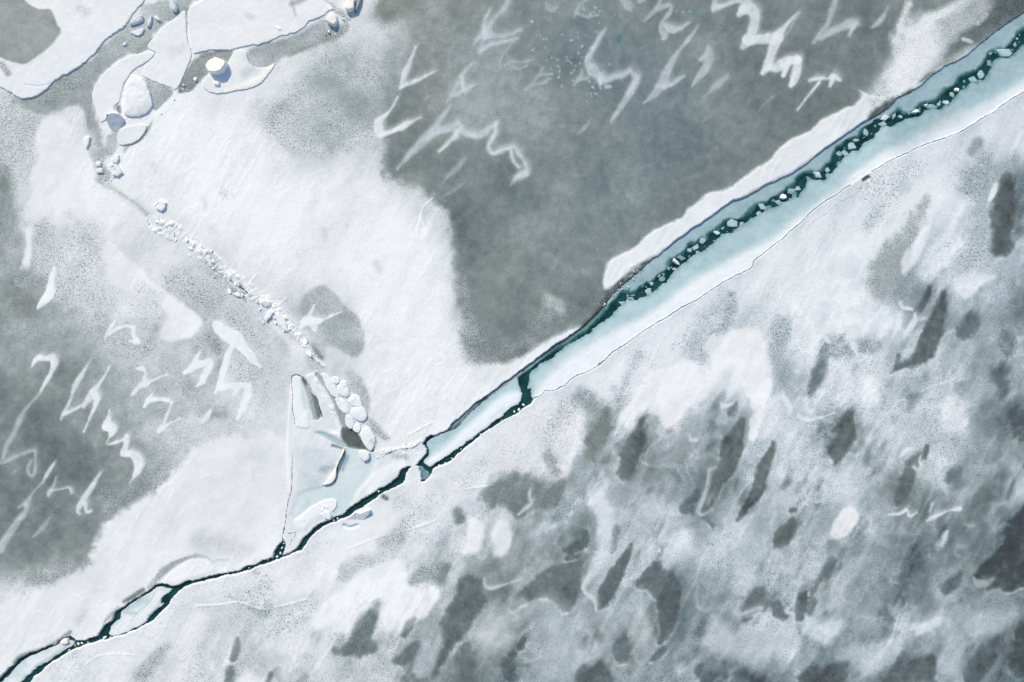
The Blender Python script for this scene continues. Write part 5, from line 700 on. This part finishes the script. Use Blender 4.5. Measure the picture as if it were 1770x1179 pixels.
sw = fbm((U_ + wqx) * .62, Q_ + wqy, 54, 4, 105, .55); rims = np.clip(1 - np.abs(fbm((U_ + wqx) * .6, Q_ + wqy, 62, 3, 106)) * 7, 0, 1) ** 2
lowr = core * south * np.clip((F.Y + .35 * F.X - 900) / 250, 0, 1)
F.V += lowr * (sw * .20 + .12 * rims * np.clip(fbm(F.X, F.Y, 80, 2, 107) * 2 + .3, 0, 1)) * np.clip((1.02 - F.V) * 4, .15, 1)
dk = np.clip(fbm(U_ * .45, Q_, 26, 3, 98) * 2.6 - .75, 0, 1) * np.clip((F.X - 650) / 400, 0, 1) * np.clip((F.Y - 500) / 250, 0, 1)
F.V -= core * south * dk * .2 * (F.V < .9)
hollow = np.zeros(F.X.shape)
for op in OPS:
    c_ = op['p'][:, :2].mean(0)
    if op['v'] is not None and (op['v'] < .82 or (op['v'] >= .85 and c_[0] > 780 and op['s'] < 14)) and op['s'] >= 3 and not op['a'] and c_[1] > 1290 - c_[0] * .62 + 40:
        o2 = dict(op); o2.update(o=.62 if op['v'] < .82 else .5, s=op['s'] * .75, g=None, t=None, z=None, up=0)
        r_ = F.apply(o2)
        if r_ and op['v'] < .6: hollow[r_[0]] = np.maximum(hollow[r_[0]], r_[1])
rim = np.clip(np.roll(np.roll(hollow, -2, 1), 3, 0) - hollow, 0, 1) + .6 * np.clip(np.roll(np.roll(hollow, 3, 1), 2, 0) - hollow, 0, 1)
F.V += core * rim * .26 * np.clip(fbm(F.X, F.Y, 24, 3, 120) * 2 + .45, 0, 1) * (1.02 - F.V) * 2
F.V -= .03 * np.clip((F.X - 1000) / 800, 0, 1) * (1 - south * np.clip((F.Y - 500) / 200, 0, 1))  # vignette falloff towards the right painted into the surface brightness
F.V += .035 * lowr * np.clip((.95 - F.V) * 5, 0, 1) + .02 * mid * (1 - south)
F.T -= .14 * core * np.clip((F.X - 500) / 200, 0, 1)
F.T = .5 + (F.T - .5) * np.clip((1.03 - F.V) * 3.5, .08, 1)
V_before = F.V.copy()
drift_data = []
for grp, lab, v, s, strokes in DRIFTS:
    al_full = np.zeros(F.X.shape, np.float32) if False else None
    rec = []
    for st in strokes:
        if grp == GS: s *= 1.5; v -= .02
        if grp == GW: v = min(1, v + .04)
        if grp == GN: v = min(.95, v + .035)
        bb = F.apply(S([(a + 1.5, b - .5, c * 1.25 + 1) for a, b, c in st], min(v, .78), s * 2.2 + 2, .12, 0, .6, r=1, o=.22))
        op = S([(a, b, c * 1.08 + .45) for a, b, c in st], v, s * .95, .12, 0, .62, r=.8, o=.95); op['j'] = 1.6; r_ = F.apply(op)
        F.apply(S([(a - c * .6, b + c * .3, max(.3, c * .25)) for a, b, c in st], min(1, v + .06), s * .8, o=.28))
        if r_: rec.append(r_)
    drift_data.append((grp, lab, rec))
sm = smear(F.V, 13, .9); gain = np.clip(V_before * 0 + F.V - V_before, 0, 1)
F.V += core * np.clip(sm - F.V, 0, 1) * np.clip(smear(gain, 13, .9) * 6, 0, 1) * .6
# small blue-green crystals frozen into the ice
rr = random.Random(5)
for cx, cy, n, sx, sy in ((960, 60, 26, 70, 40), (990, 118, 34, 60, 28), (1020, 20, 14, 24, 12), (1180, 18, 4, 10, 8), (1030, 160, 12, 14, 20), (1225, 940, 8, 10, 6), (1260, 1000, 5, 12, 4)):
    for k in range(n):
        x, y, q = rr.gauss(cx, sx * .5), rr.gauss(cy, sy * .5), rr.uniform(.5, 1.9)
        F.apply(S([(x, y, q), (x + rr.uniform(-2, 2), y + rr.uniform(-2, 2), q)], rr.uniform(.6, .8), 1.6, .1, .75, 1))
F.apply(S([(1205, 22, 5), (1215, 20, 5)], .52, 5, .5, .6)); F.apply(S([(1071, 62, 5), (1070, 70, 4)], .5, 4, .5, .6)); F.apply(S([(1048, 150, 4), (1055, 150, 3)], .72, 2.5, .1, .7))
F.G += .26 * np.exp(-((F.V - .76) / .09) ** 2) * (1 - F.A) * (1 - .5 * south) * np.clip(1 - gain * 8, 0, 1)
F.V += core * np.clip(F.V - .8, 0, .1) * .5 * fbm(U_ * .4, Q_, 30, 4, 111)
# relief: snow depth follows cover, plus gentle undulation
snowy = np.clip((F.V - .5) / .5, 0, 1)
fade = np.exp(-np.maximum(0, out - .0) * 3)
near = F.X.copy() * 0
I0, I1 = np.searchsorted(F.xs, [-1500, 3300]); J0, J1 = np.searchsorted(F.ys, [-1500, 2700])
dist_hole = np.full(F.X.shape, 1e3)
inside = np.zeros(F.X.shape, bool)
q = np.roll(hole, -1, 0)
for (x0, y0), (x1, y1) in zip(hole, q):
    if y0 != y1:
        j0, j1 = np.searchsorted(F.ys, [min(y0, y1), max(y0, y1)])
        Yb = F.Y[j0:j1]; inside[j0:j1] ^= F.X[j0:j1] < (x1 - x0) * (Yb - y0) / (y1 - y0) + x0
    m = 24
    i0, i1 = np.searchsorted(F.xs, [min(x0, x1) - m, max(x0, x1) + m]); j0, j1 = np.searchsorted(F.ys, [min(y0, y1) - m, max(y0, y1) + m])
    if i1 <= i0 or j1 <= j0: continue
    Xb, Yb = F.X[j0:j1, i0:i1], F.Y[j0:j1, i0:i1]; dx, dy = x1 - x0, y1 - y0; l2 = dx * dx + dy * dy + 1e-9
    t = np.clip(((Xb - x0) * dx + (Yb - y0) * dy) / l2, 0, 1)
    dist_hole[j0:j1, i0:i1] = np.minimum(dist_hole[j0:j1, i0:i1], np.sqrt((Xb - x0 - t * dx) ** 2 + (Yb - y0 - t * dy) ** 2))
sdh = np.where(inside, dist_hole, -dist_hole) + .7 * vn(F.X, F.Y, 4, 31) + .9 * (vn(F.X, F.Y, 9, 33) - .5)
sdh -= (1.2 + 2.2 * fbm(F.X, F.Y, 13, 3, 108)) * np.clip((900 - F.X) / 120, 0, 1)
sdh -= .8 * np.abs(fbm(F.X, F.Y, 7, 2, 109))
lip = np.exp(-np.clip(-sdh, 0, 50) / 9)
Zs = F.Z + .035 * snowy * (1 + .6 * fbm(F.X, F.Y, 30, 3, 40)) + .018 * fbm(F.X, F.Y, 75, 2, 41) * (1 - out)
rough_bank = south * np.exp(-np.clip(-sdh, 0, 400) / 60)
Zs += .02 * rough_bank * fbm(F.X, F.Y, 7, 3, 44) * 1.4 + .002 * fbm(F.X, F.Y, 6, 2, 45) * snowy + .02 * snowy * core * (1 - np.abs(fbm(U_ * .35 + 14 * F.N2, Q_, 16, 3, 99))) ** 6 * np.clip(fbm(F.X, F.Y, 80, 3, 100) * 2 + .5, 0, 1)
Zs += .03 * lip
Zs = np.where(sdh > -1.2, Zs - np.clip((sdh + 1.2) / 2.0, 0, 1) * .9, Zs)
cellmin = lambda a: np.minimum.reduce([a[:-1, :-1], a[1:, :-1], a[:-1, 1:], a[1:, 1:]])
keep = cellmin(sdh) < 1.6
# which side of the lead: compare with the south bank line
order = np.argsort(BS[:, 0]); ysb = np.interp(F.X, BS[order, 0], BS[order, 1]); ynb_o = np.argsort(BN[:, 0]); ynb = np.interp(F.X, BN[ynb_o, 0], BN[ynb_o, 1])
mid_y = (ysb + ynb) / 2
northc = (F.Y < mid_y)[:-1, :-1]
bank_white = np.exp(-np.clip(-sdh, 0, 60) / 3.5) * south
F.V += bank_white * np.clip(1 - F.V, 0, 1) * .7
F.V = np.where(sdh > -.6, .78, F.V); F.A = np.where(sdh > -.4, .55, F.A)
for nm, msk in (('ice_sheet', keep & northc), ('ice_sheet', keep & ~northc)):
    o = build_mesh(nm, F, msk, Zs); tag(o, kind='structure')
# the deep snow fields: a shell of snow over the plates wherever the cover is thick
def blur(a):
    for _ in range(3): a = (a + np.roll(a, 1, 0) + np.roll(a, -1, 0) + np.roll(a, 1, 1) + np.roll(a, -1, 1)) / 5
    return a
Vb = blur(F.V * (1 - .5 * F.A))
snow_c = keep & (cellmin(-sdh) * 0 + cellmin(Vb) > .86) & (np.maximum.reduce([sdh[:-1, :-1], sdh[1:, :-1], sdh[:-1, 1:], sdh[1:, 1:]]) < -1.5)
drift_cells = np.zeros(F.X.shape, bool)
for grp, lab, rec in drift_data:
    for sl_, a in rec: drift_cells[sl_] |= a > .3
snow_c &= ~drift_cells[:-1, :-1] & ~drift_cells[1:, 1:]
tag(build_mesh('snow', F, snow_c, Zs + .005, skirt=.006), 'smooth white fields of deep wind-packed snow over both ice plates', 'snow', kind='stuff')
# drifts: thin shells of snow resting on the plate
for grp, lab, rec in drift_data:
    if not rec: continue
    j0 = min(r[0][0].start for r in rec); j1 = max(r[0][0].stop for r in rec); i0 = min(r[0][1].start for r in rec); i1 = max(r[0][1].stop for r in rec)
    al = np.zeros((j1 - j0, i1 - i0))
    for (sj, si), a in rec:
        sub = al[sj.start - j0:sj.stop - j0, si.start - i0:si.stop - i0]; np.maximum(sub, a, out=sub)
    f = Field.__new__(Field); f.xs, f.ys = F.xs[i0:i1], F.ys[j0:j1]
    sl_ = (slice(j0, j1), slice(i0, i1))
    f.X, f.Y, f.V, f.G, f.T, f.A = [a[sl_] for a in (F.X, F.Y, F.V, F.G, F.T, F.A)]
    c = np.maximum.reduce([al[:-1, :-1], al[1:, :-1], al[:-1, 1:], al[1:, 1:]]) > .42
    if not c.any(): continue
    o = build_mesh('snow_drift', f, c, Zs[sl_] + .006 + .008 * al, skirt=.02)
    k = np.unravel_index(np.argmax(al), al.shape); origin_at(o, f.xs[k[1]], f.ys[k[0]])
    tag(o, lab, 'snow drift', grp)

# ------------------------------------------------------------------ open water
def plane_obj(name, z, m, s=2400):
    me = bpy.data.meshes.new(name); me.from_pydata([(-s, -s, z), (s, -s, z), (s, s, z), (-s, s, z)], [], [(0, 1, 2, 3)]); me.materials.append(m)
    o = bpy.data.objects.new(name, me); sc.collection.objects.link(o); return o
tag(plane_obj('water', WL, WATER), kind='structure')

# ------------------------------------------------------------------ floes, slabs, blocks
def piece(name, label, cat, poly, h, V, A, ops, opt):
    h = h * (.26 if opt.get('group') == 'row' else .38 if cat == 'ice slab' else .55) if h > .08 else h
    p = chaikin(poly, 1) if cat not in ('ice chunk', 'ice boulder', 'ice block') or opt.get('group') == 'row' else np.asarray(poly, float); sp = opt.get('sp', 1); mg = 3
    x0, y0 = p.min(0) - mg; x1, y1 = p.max(0) + mg
    x0, x1 = max(x0, -600), min(x1, 2400); y0, y1 = max(y0, -400), min(y1, 1500)
    f = Field(np.arange(x0, x1, sp), np.arange(y0, y1, sp), V, opt.get('g', .08), opt.get('tint', .5), A, h)
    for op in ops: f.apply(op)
    sd = sd_poly(p, f.X, f.Y); jag = opt.get('jag', 1)
    sd = sd + jag * ((vn(f.X, f.Y, 3.2, 51) - .5) * 1.1 + (vn(f.X, f.Y, 8, 52) - .5) * 1.3)
    if opt.get('shelf') == 1: sd = sd + 1.3 + 2.2 * fbm(f.X, f.Y, 10, 3, 110)
    if opt.get('shelf') == 2: sd = sd + 4.4 + 1.5 * (vn(f.X, f.Y, 11, 79) - .5)
    rd = opt.get('round', 1.5); Z = f.Z.copy()
    cx, cy = p.mean(0); tx, ty = opt.get('tilt', (0, 0))
    Z -= (f.X - cx) * tx * 1.0 * 1 + (f.Y - cy) * ty
    Z += .6 * opt.get('dome', 0) * np.clip(1 - np.exp(-np.clip(sd, 0, 99) / max(rd, 1)), 0, 1)
    thick = abs(h) if h > 0 else .1
    Z -= min(.2 * thick, .05) * np.exp(-np.clip(sd, 0, 99) / min(rd * .4, 1.2))     # worn rim
    fl = fbm(f.X, f.Y, 7, 3, 60 + int(cx) % 40)
    Z += fl * (.012 if h < 0 or opt.get('shelf') is not None else .01 if cat == 'ice slab' else .02) 
    f.V += fbm(f.X, f.Y, 26, 3, 61) * .022
    if 'shelf' in opt:
        # floe rims: wet, thinner ice darkening over the water
        e = np.exp(-np.clip(sd, 0, 60) / (1.5 + 1.6 * vn(f.X, f.Y, 14, 77))) * (1.0 if opt['shelf'] else .55)
        e *= (f.V < .93) if opt['shelf'] else 1
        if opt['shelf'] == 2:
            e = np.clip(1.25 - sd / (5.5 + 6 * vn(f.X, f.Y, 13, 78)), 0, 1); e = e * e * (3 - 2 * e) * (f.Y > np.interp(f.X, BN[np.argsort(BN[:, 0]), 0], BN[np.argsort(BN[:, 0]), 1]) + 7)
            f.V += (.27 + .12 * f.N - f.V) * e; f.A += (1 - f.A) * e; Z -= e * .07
        else: f.V -= e * .34; f.A = np.maximum(f.A, e * .95)
    base = -.5
    Z = np.where(sd < 0, np.maximum(base, Z + sd / 1.0 * max(.6, h + .5)), Z)
    c = np.maximum.reduce([sd[:-1, :-1], sd[1:, :-1], sd[:-1, 1:], sd[1:, 1:]]) > -1.2
    side = np.clip(-sd / 1.0, 0, 1)
    f.V = f.V + 0 * side
    name = {'ice_slab': 'ice_plate'}.get(name, name)
    part = opt.get('part') or ('snow_cover' if 'shelf' in opt else None); m = None
    if part:
        q4 = lambda a: (a[:-1, :-1] + a[1:, :-1] + a[:-1, 1:] + a[1:, 1:]) / 4
        m = c & ((q4(f.V) < .82) if part == 'frozen_pool' else (q4(f.A) < .4) & (q4(f.V) > .8))
        if m.sum() < 60: m = None
    ox = cx if 0 < cx < 1770 else min(max(cx, 40), 1730)
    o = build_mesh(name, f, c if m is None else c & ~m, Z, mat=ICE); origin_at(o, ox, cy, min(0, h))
    if m is not None:
        ch = build_mesh(part, f, m, Z, mat=ICE); origin_at(ch, ox, cy, min(0, h)); ch.location = (0, 0, 0); ch.parent = o
    g = {'row': 'rounded ice blocks in a row down the ridge', 'small': 'small loose ice blocks'}.get(opt.get('group'))
    tag(o, label, cat, opt.get('grp') or g)
    return o
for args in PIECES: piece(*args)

# ------------------------------------------------------------------ fractures: narrow sunken ribbons
def crack(label, v, pts):
    p = smooth_line(pts, 5); rs = random.Random(int(p[0, 0] * 7 + p[0, 1])); n = len(p)
    d = np.gradient(p[:, :2], axis=0); d /= np.linalg.norm(d, axis=1)[:, None] + 1e-9; nx, ny = -d[:, 1], d[:, 0]
    L_, R_ = [], []
    for i in range(n):
        j = rs.uniform(-.55, .55); wd = p[i, 2] * max(.05, rs.uniform(-.7, 1.15)) * (.62 if 'margin' in label else .9)
        ix = min(max(np.searchsorted(F.xs, p[i, 0]), 0), len(F.xs) - 1); iy = min(max(np.searchsorted(F.ys, p[i, 1]), 0), len(F.ys) - 1)
        zz = Zs[iy - 2:iy + 3, ix - 2:ix + 3].max()
        L_.append((p[i, 0] + nx[i] * (wd + j), p[i, 1] + ny[i] * (wd + j), zz)); R_.append((p[i, 0] - nx[i] * (wd - j), p[i, 1] - ny[i] * (wd - j), zz))
    T = lambda q, dz: ((q[0] - CX) * PX, (CY - q[1]) * PX, q[2] + dz)
    vs = [T(q, .012) for q in L_] + [T(q, .012) for q in R_] + [T(q, -.08) for q in L_] + [T(q, -.08) for q in R_]
    fs = []
    for i in range(n - 1):
        fs += [(i, n + i, n + i + 1, i + 1), (i, i + 1, 2 * n + i + 1, 2 * n + i), (n + i + 1, n + i, 3 * n + i, 3 * n + i + 1)]
    me = bpy.data.meshes.new('fracture'); me.from_pydata(vs, [], fs)
    at = me.color_attributes.new('cover', 'FLOAT_COLOR', 'POINT')
    blue = .75 if v > .35 else .35
    at.data.foreach_set('color', np.tile([min(.95, v + .2) if 'margin' in label else v, .1, 1., blue if v > .2 else 0], (len(vs), 1)).astype(np.float32).ravel())
    me.materials.append(ICE); o = bpy.data.objects.new('fracture', me); sc.collection.objects.link(o)
    origin_at(o, p[n // 2, 0], p[n // 2, 1]); tag(o, label, 'ice fracture')
for c_ in CRACKS: crack(*c_)

# ------------------------------------------------------------------ broken chunks floating in the lead
def chunk(x, y, r, asp, ang, V, A, label=None, h=None, tilt=0, tint=.4, grp='ice chunks afloat in the dark crack of the lead'):
    if V < .95 and 'crumb' not in (label or ''): V = .55 + (V - .6) * .55; A = max(A, .85)
    if h is None: r *= 1.15
    rs = random.Random(int(x * 13 + y * 7)); n = rs.choice((4, 5, 6)); pts = []
    for k in range(n):
        a = 2 * math.pi * (k + rs.uniform(-.25, .25)) / n; q = r * rs.uniform(.7, 1.08)
        u, w_ = q * math.cos(a) * asp, q * math.sin(a) / asp
        pts.append((x + u * math.cos(ang) - w_ * math.sin(ang), y + u * math.sin(ang) + w_ * math.cos(ang)))
    ta = rs.uniform(0, 6.28)
    ops = [S([(x - r * .4, y - r * .2, r * .25), (x + r * .3, y + r * .1, r * .2)], V + .1, r * .5)]
    if h is None: h = WL + rs.uniform(.02, .09)
    piece('ice_chunk', label or 'small rounded chunk of pale green ice afloat in the jagged dark crack', 'ice chunk', pts, h, V, A, ops,
          dict(sp=max(.55, r / 9), jag=.5, round=1.6, g=.15, tint=tint, tilt=(math.cos(ta) * tilt, math.sin(ta) * tilt), grp=grp))
BIG = [(1737, 90, 12, 1.35, .1, .86, .7, 'pale oblong ice chunk with a white upper rim, nearest the right edge', .02, .0),
 (1697, 128, 8, 1.2, 1.2, .8, .85, 'rounded pale ice chunk next below the rimmed oblong one', None, .0),
 (1684, 136, 9, 1.1, .4, .76, .9, 'broad pale ice chunk set into the south edge of the crack', None, .0),
 (1655, 154, 4.5, 1.2, .5, 1.0, .15, 'small bright white ice chunk in a narrow part of the crack', .0, .02),
 (1637, 177, 5.5, 1.3, .2, .92, .5, 'white-topped oval ice chunk at the lower rim of the crack', None, .01),
 (1648, 162, 5, 1.1, .9, .78, .85, 'small pale ice chunk just left of the bright white one', None, .0),
 (1612, 184, 7, 1.5, .1, .72, .95, 'flat submerged-looking turquoise ice chunk with a fine joint', None, .0),
 (1602, 182, 3, 1.2, .1, 1.0, .1, 'tiny sparkling white ice chunk in a wide dark gap', .0, .02),
 (1583, 192, 7, 1.5, -.25, 1.0, .05, 'brightest cream-white ice chunk, pointed to the left', .08, .03),
 (1558, 201, 4, 1.3, .4, .85, .5, 'small greenish ice chunk left of the brightest one', None, .01),
 (1530, 204, 6, 1.4, -.3, .97, .25, 'white-capped ice chunk beside the north bank', .02, .02),
 (1527, 214, 7, 1.0, .3, .78, .9, 'rounded turquoise ice chunk under the white-capped one', None, .0),
 (1498, 228, 6, 1.2, 1.1, .75, .85, 'oval glassy ice chunk with a bright rim in the slanting stretch', None, .01),
 (1480, 240, 7, 1.1, .2, .76, .85, 'glassy ice chunk above the green fractured one', None, .0),
 (1472, 252, 9, 1.1, .7, .82, .7, 'large fractured pale green ice chunk with a white lower edge', None, .01),
 (1462, 265, 6.5, 1.0, 0, .84, .75, 'smooth round pale ice chunk on the south side of the bend', None, .0),
 (1432, 293, 6, 1.1, .4, .82, .7, 'round pale ice chunk just above the bright tilted one', None, .0),
 (1415, 302, 8, 1.3, .5, .95, .35, 'bright tilted ice chunk with a white diagonal edge', .0, .02),
 (1368, 327, 8, 1.1, 1.3, .74, .9, 'tall glassy ice chunk with crossing joints', None, .0),
 (1355, 339, 6.5, 1.1, .3, .97, .3, 'white ice chunk left of the tall glassy one', .0, .02),
 (1346, 350, 6, 1.3, .2, .72, .95, 'faint turquoise ice chunk below the white one', None, .0),
 (1318, 356, 8, 1.2, .5, .82, .75, 'oval pale ice chunk with a green rim', None, .0),
 (1313, 369, 5.5, 1.1, .3, .82, .8, 'small round pale ice chunk under the green-rimmed oval one', None, .0),
 (1266, 386, 9, 1.1, .6, .85, .6, 'largest pale green ice chunk with a cream lower edge in the middle of the lead', None, .01),
 (1283, 387, 5, 1.1, .2, .8, .8, 'small round ice chunk right of the largest pale green one', None, .0),
 (1240, 402, 5.5, 1.3, .3, .9, .5, 'white-rimmed ice chunk between two dark pools of the crack', .0, .02),
 (1215, 415, 6.5, .85, .3, .78, .85, 'upright glassy ice chunk with a pointed top', None, .0),
 (1203, 427, 7, 1.0, .2, .82, .8, 'smooth six-sided pale ice chunk', None, .0),
 (1193, 432, 4, 1.0, .2, .8, .8, 'little round ice chunk hugging the six-sided one', None, .0),
 (1179, 446, 7, 1.3, .1, .62, .95, 'dark green glassy ice chunk with a cream top edge', None, .01),
 (1170, 453, 7, 1.7, .6, 1.0, .1, 'narrow bright white ice chunk lying diagonally', .02, .03),
 (1167, 465, 4.5, 1.2, .2, .84, .7, 'small white-green ice chunk below the narrow bright one', None, .0),
 (1140, 475, 4, .8, .5, .78, .8, 'slender upright ice chunk in a run of small splinters', None, .0),
 (1121, 504, 8, 1.0, .3, .84, .7, 'rounded pale ice chunk with a cream top at the south edge, near the open water', None, .01),
 (1126, 490, 5, 1.2, .8, .74, .85, 'angular green ice chunk above the cream-topped one', None, .01),
 (1091, 506, 9, 1.1, .2, .77, .9, 'broad pale ice chunk partly ringed by a thin dark curve', None, .0),
 (1076, 524, 7, 1.3, .5, .85, .6, 'pale ragged ice chunk at the head of the open water', None, .01),
 (1092, 516, 4, 1.6, .0, .92, .45, 'thin white ice splinter south of the broad ringed chunk', .0, .02)]
for b in BIG: chunk(*b[:8], h=b[8], tilt=b[9])
line = smooth_line([(1768,60,0),(1748,88,0),(1722,92,0),(1706,122,0),(1684,130,0),(1666,144,0),(1640,164,0),(1626,177,0),(1598,184,0),(1570,198,0),(1549,200,0),(1524,210,0),(1510,226,0),(1482,246,0),(1456,260,0),(1446,286,0),(1426,304,0),(1402,302,0),(1376,334,0),(1351,345,0),(1332,354,0),(1305,369,0),(1274,388,0),(1245,402,0),(1224,421,0),(1206,432,0),(1187,448,0),(1159,462,0),(1142,482,0),(1122,496,0),(1098,512,0),(1070,518,0)], 6)
rs = random.Random(3); placed = [(b[0], b[1], b[2]) for b in BIG]; cnt = 0
while cnt < 64:
    q = line[rs.randrange(len(line))]; x, y, r = q[0] + rs.gauss(0, 3.6), q[1] + rs.gauss(0, 3.6), rs.choice((1.4, 2, 2.8, 4, 5.5, 6.5)) * rs.uniform(.8, 1.15)
    if any((x - a) ** 2 + (y - b) ** 2 < (r + c) ** 2 * .75 for a, b, c in placed): cnt += .05; continue
    placed.append((x, y, r)); cnt += 1
    chunk(x, y, r, rs.uniform(1, 1.4), rs.uniform(0, 3), rs.choice((.5, .56, .6, .66, .72, .82)), rs.choice((.9, 1)))
# rubble: small broken blocks heaped along the ridge and strewn on the channel floor
def rubble(path, n, spread, rmin, rmax, seed, label, grp, hmax=.3):
    rs = random.Random(seed); ln = smooth_line(path, 6); put = []
    k = 0
    while k < n:
        q = ln[rs.randrange(len(ln))]; r = rs.uniform(rmin, rmax) * rs.choice((.7, .8, 1, 1.3)); sp_ = spread if q[2] == 0 else q[2]
        x, y = q[0] + rs.gauss(0, sp_), q[1] + rs.gauss(0, sp_)
        if any((x - a) ** 2 + (y - b) ** 2 < (r + c) ** 2 * .7 for a, b, c in put): k += .1; continue
        put.append((x, y, r)); k += 1; m = rs.choice((4, 5, 5, 6)); a0 = rs.uniform(0, 6); asp = rs.uniform(1, 1.7); an = rs.uniform(.4, 1.4); pts = []
        for i in range(m):
            a = a0 + 2 * math.pi * i / m + rs.uniform(-.3, .3); u, w_ = r * math.cos(a) * asp, r * math.sin(a) / asp
            pts.append((x + u * math.cos(an) - w_ * math.sin(an), y + u * math.sin(an) + w_ * math.cos(an)))
        ta = rs.uniform(0, 6.28); tl = rs.uniform(0, .03)
        piece('ice_block', label, 'ice block', pts, rs.uniform(.08, hmax * rs.choice((.5, .8, 1.1))), rs.uniform(.93, 1), 0, [], dict(sp=.6, jag=.5, round=1, tilt=(math.cos(ta) * tl, math.sin(ta) * tl), grp=grp, tint=.4))
rubble([(256,378,5),(275,390,6),(300,408,6),(330,424,7),(352,440,7),(375,464,7),(398,486,7)], 38, 5, 1.5, 6, 21, 'small angular broken ice block heaped on the upper stretch of the ridge', 'rubble on the upper stretch of the ridge', .26)
rubble([(412,500,6),(436,514,7),(458,528,8),(476,542,7),(492,560,6),(510,578,5),(530,598,4),(548,622,4)], 50, 6, 1.5, 6.2, 22, 'small angular broken ice block heaped on the lower stretch of the ridge', 'rubble on the lower stretch of the ridge', .34)
rubble([(655,786,4),(680,784,6),(705,782,6),(726,772,5)], 18, 4, 1.5, 4, 23, 'small broken ice block between the round boulder and the wedged floe', 'rubble beside the wedged floe', .2)
rubble([(172,276,4),(178,298,4),(190,316,4)], 10, 4, 1.2, 3, 24, 'small broken ice block lying in the lower end of the grey channel', 'rubble in the lower grey channel', .3)
rubble([(1044,528,3),(1062,508,4),(1084,488,4),(1106,468,3)], 22, 4, .9, 2, 25, 'tiny pale crumb of ice on the dark rim below the white shore strip', 'ice crumbs on the dark rim', .25)
rubble([(570,56,5),(586,44,5),(600,30,4)], 12, 4, 1, 2.4, 26, 'tiny white ice crumb strewn between the two boulders at the top edge', 'ice crumbs between the boulders', .3)
rubble([(205,294,4),(203,280,4),(320,150,5)], 9, 4, 1.4, 3, 27, 'small snowy ice piece on the rim east of the grey channel', 'ice pieces on the channel rim', .2)
# crumbs of ice along the lower-left crack
crumbs = [(905,700,3),(897,708,3.4),(889,712,2.6),(868,727,2.2),(846,742,2),(831,752,2),(797,777,1.6),(781,793,2),(770,801,1.8),(759,805,1.6),(676,833,1.5),(654,850,2),(583,897,2),(576,900,1.6),(484,957,2),(487,948,2.4),(490,940,2),(478,963,2),(495,959,1.8),(470,964,1.6),(500,957,1.8),(430,983,1.8),(462,968,1.5),(410,991,1.5),(190,1103,2),(180,1103,3),(205,1098,1.8),(215,1095,1.5),(140,1113,2.6),(134,1114,2.6),(128,1117,1.8),(150,1111,2),(280,1045,1.6),(112,1121,3),(118,1125,2),(744,822,2.6),(701,838,3),(706,842,2)]
for x, y, r in crumbs:
    chunk(x, y, r, 1.2, rs.uniform(0, 3), rs.choice((.9, .97, 1.0)), rs.choice((.1, .3, .5)), 'tiny crumb of white ice jammed in the narrow dark crack', h=WL + rs.uniform(.05, .16), grp='ice crumbs in the narrow crack')
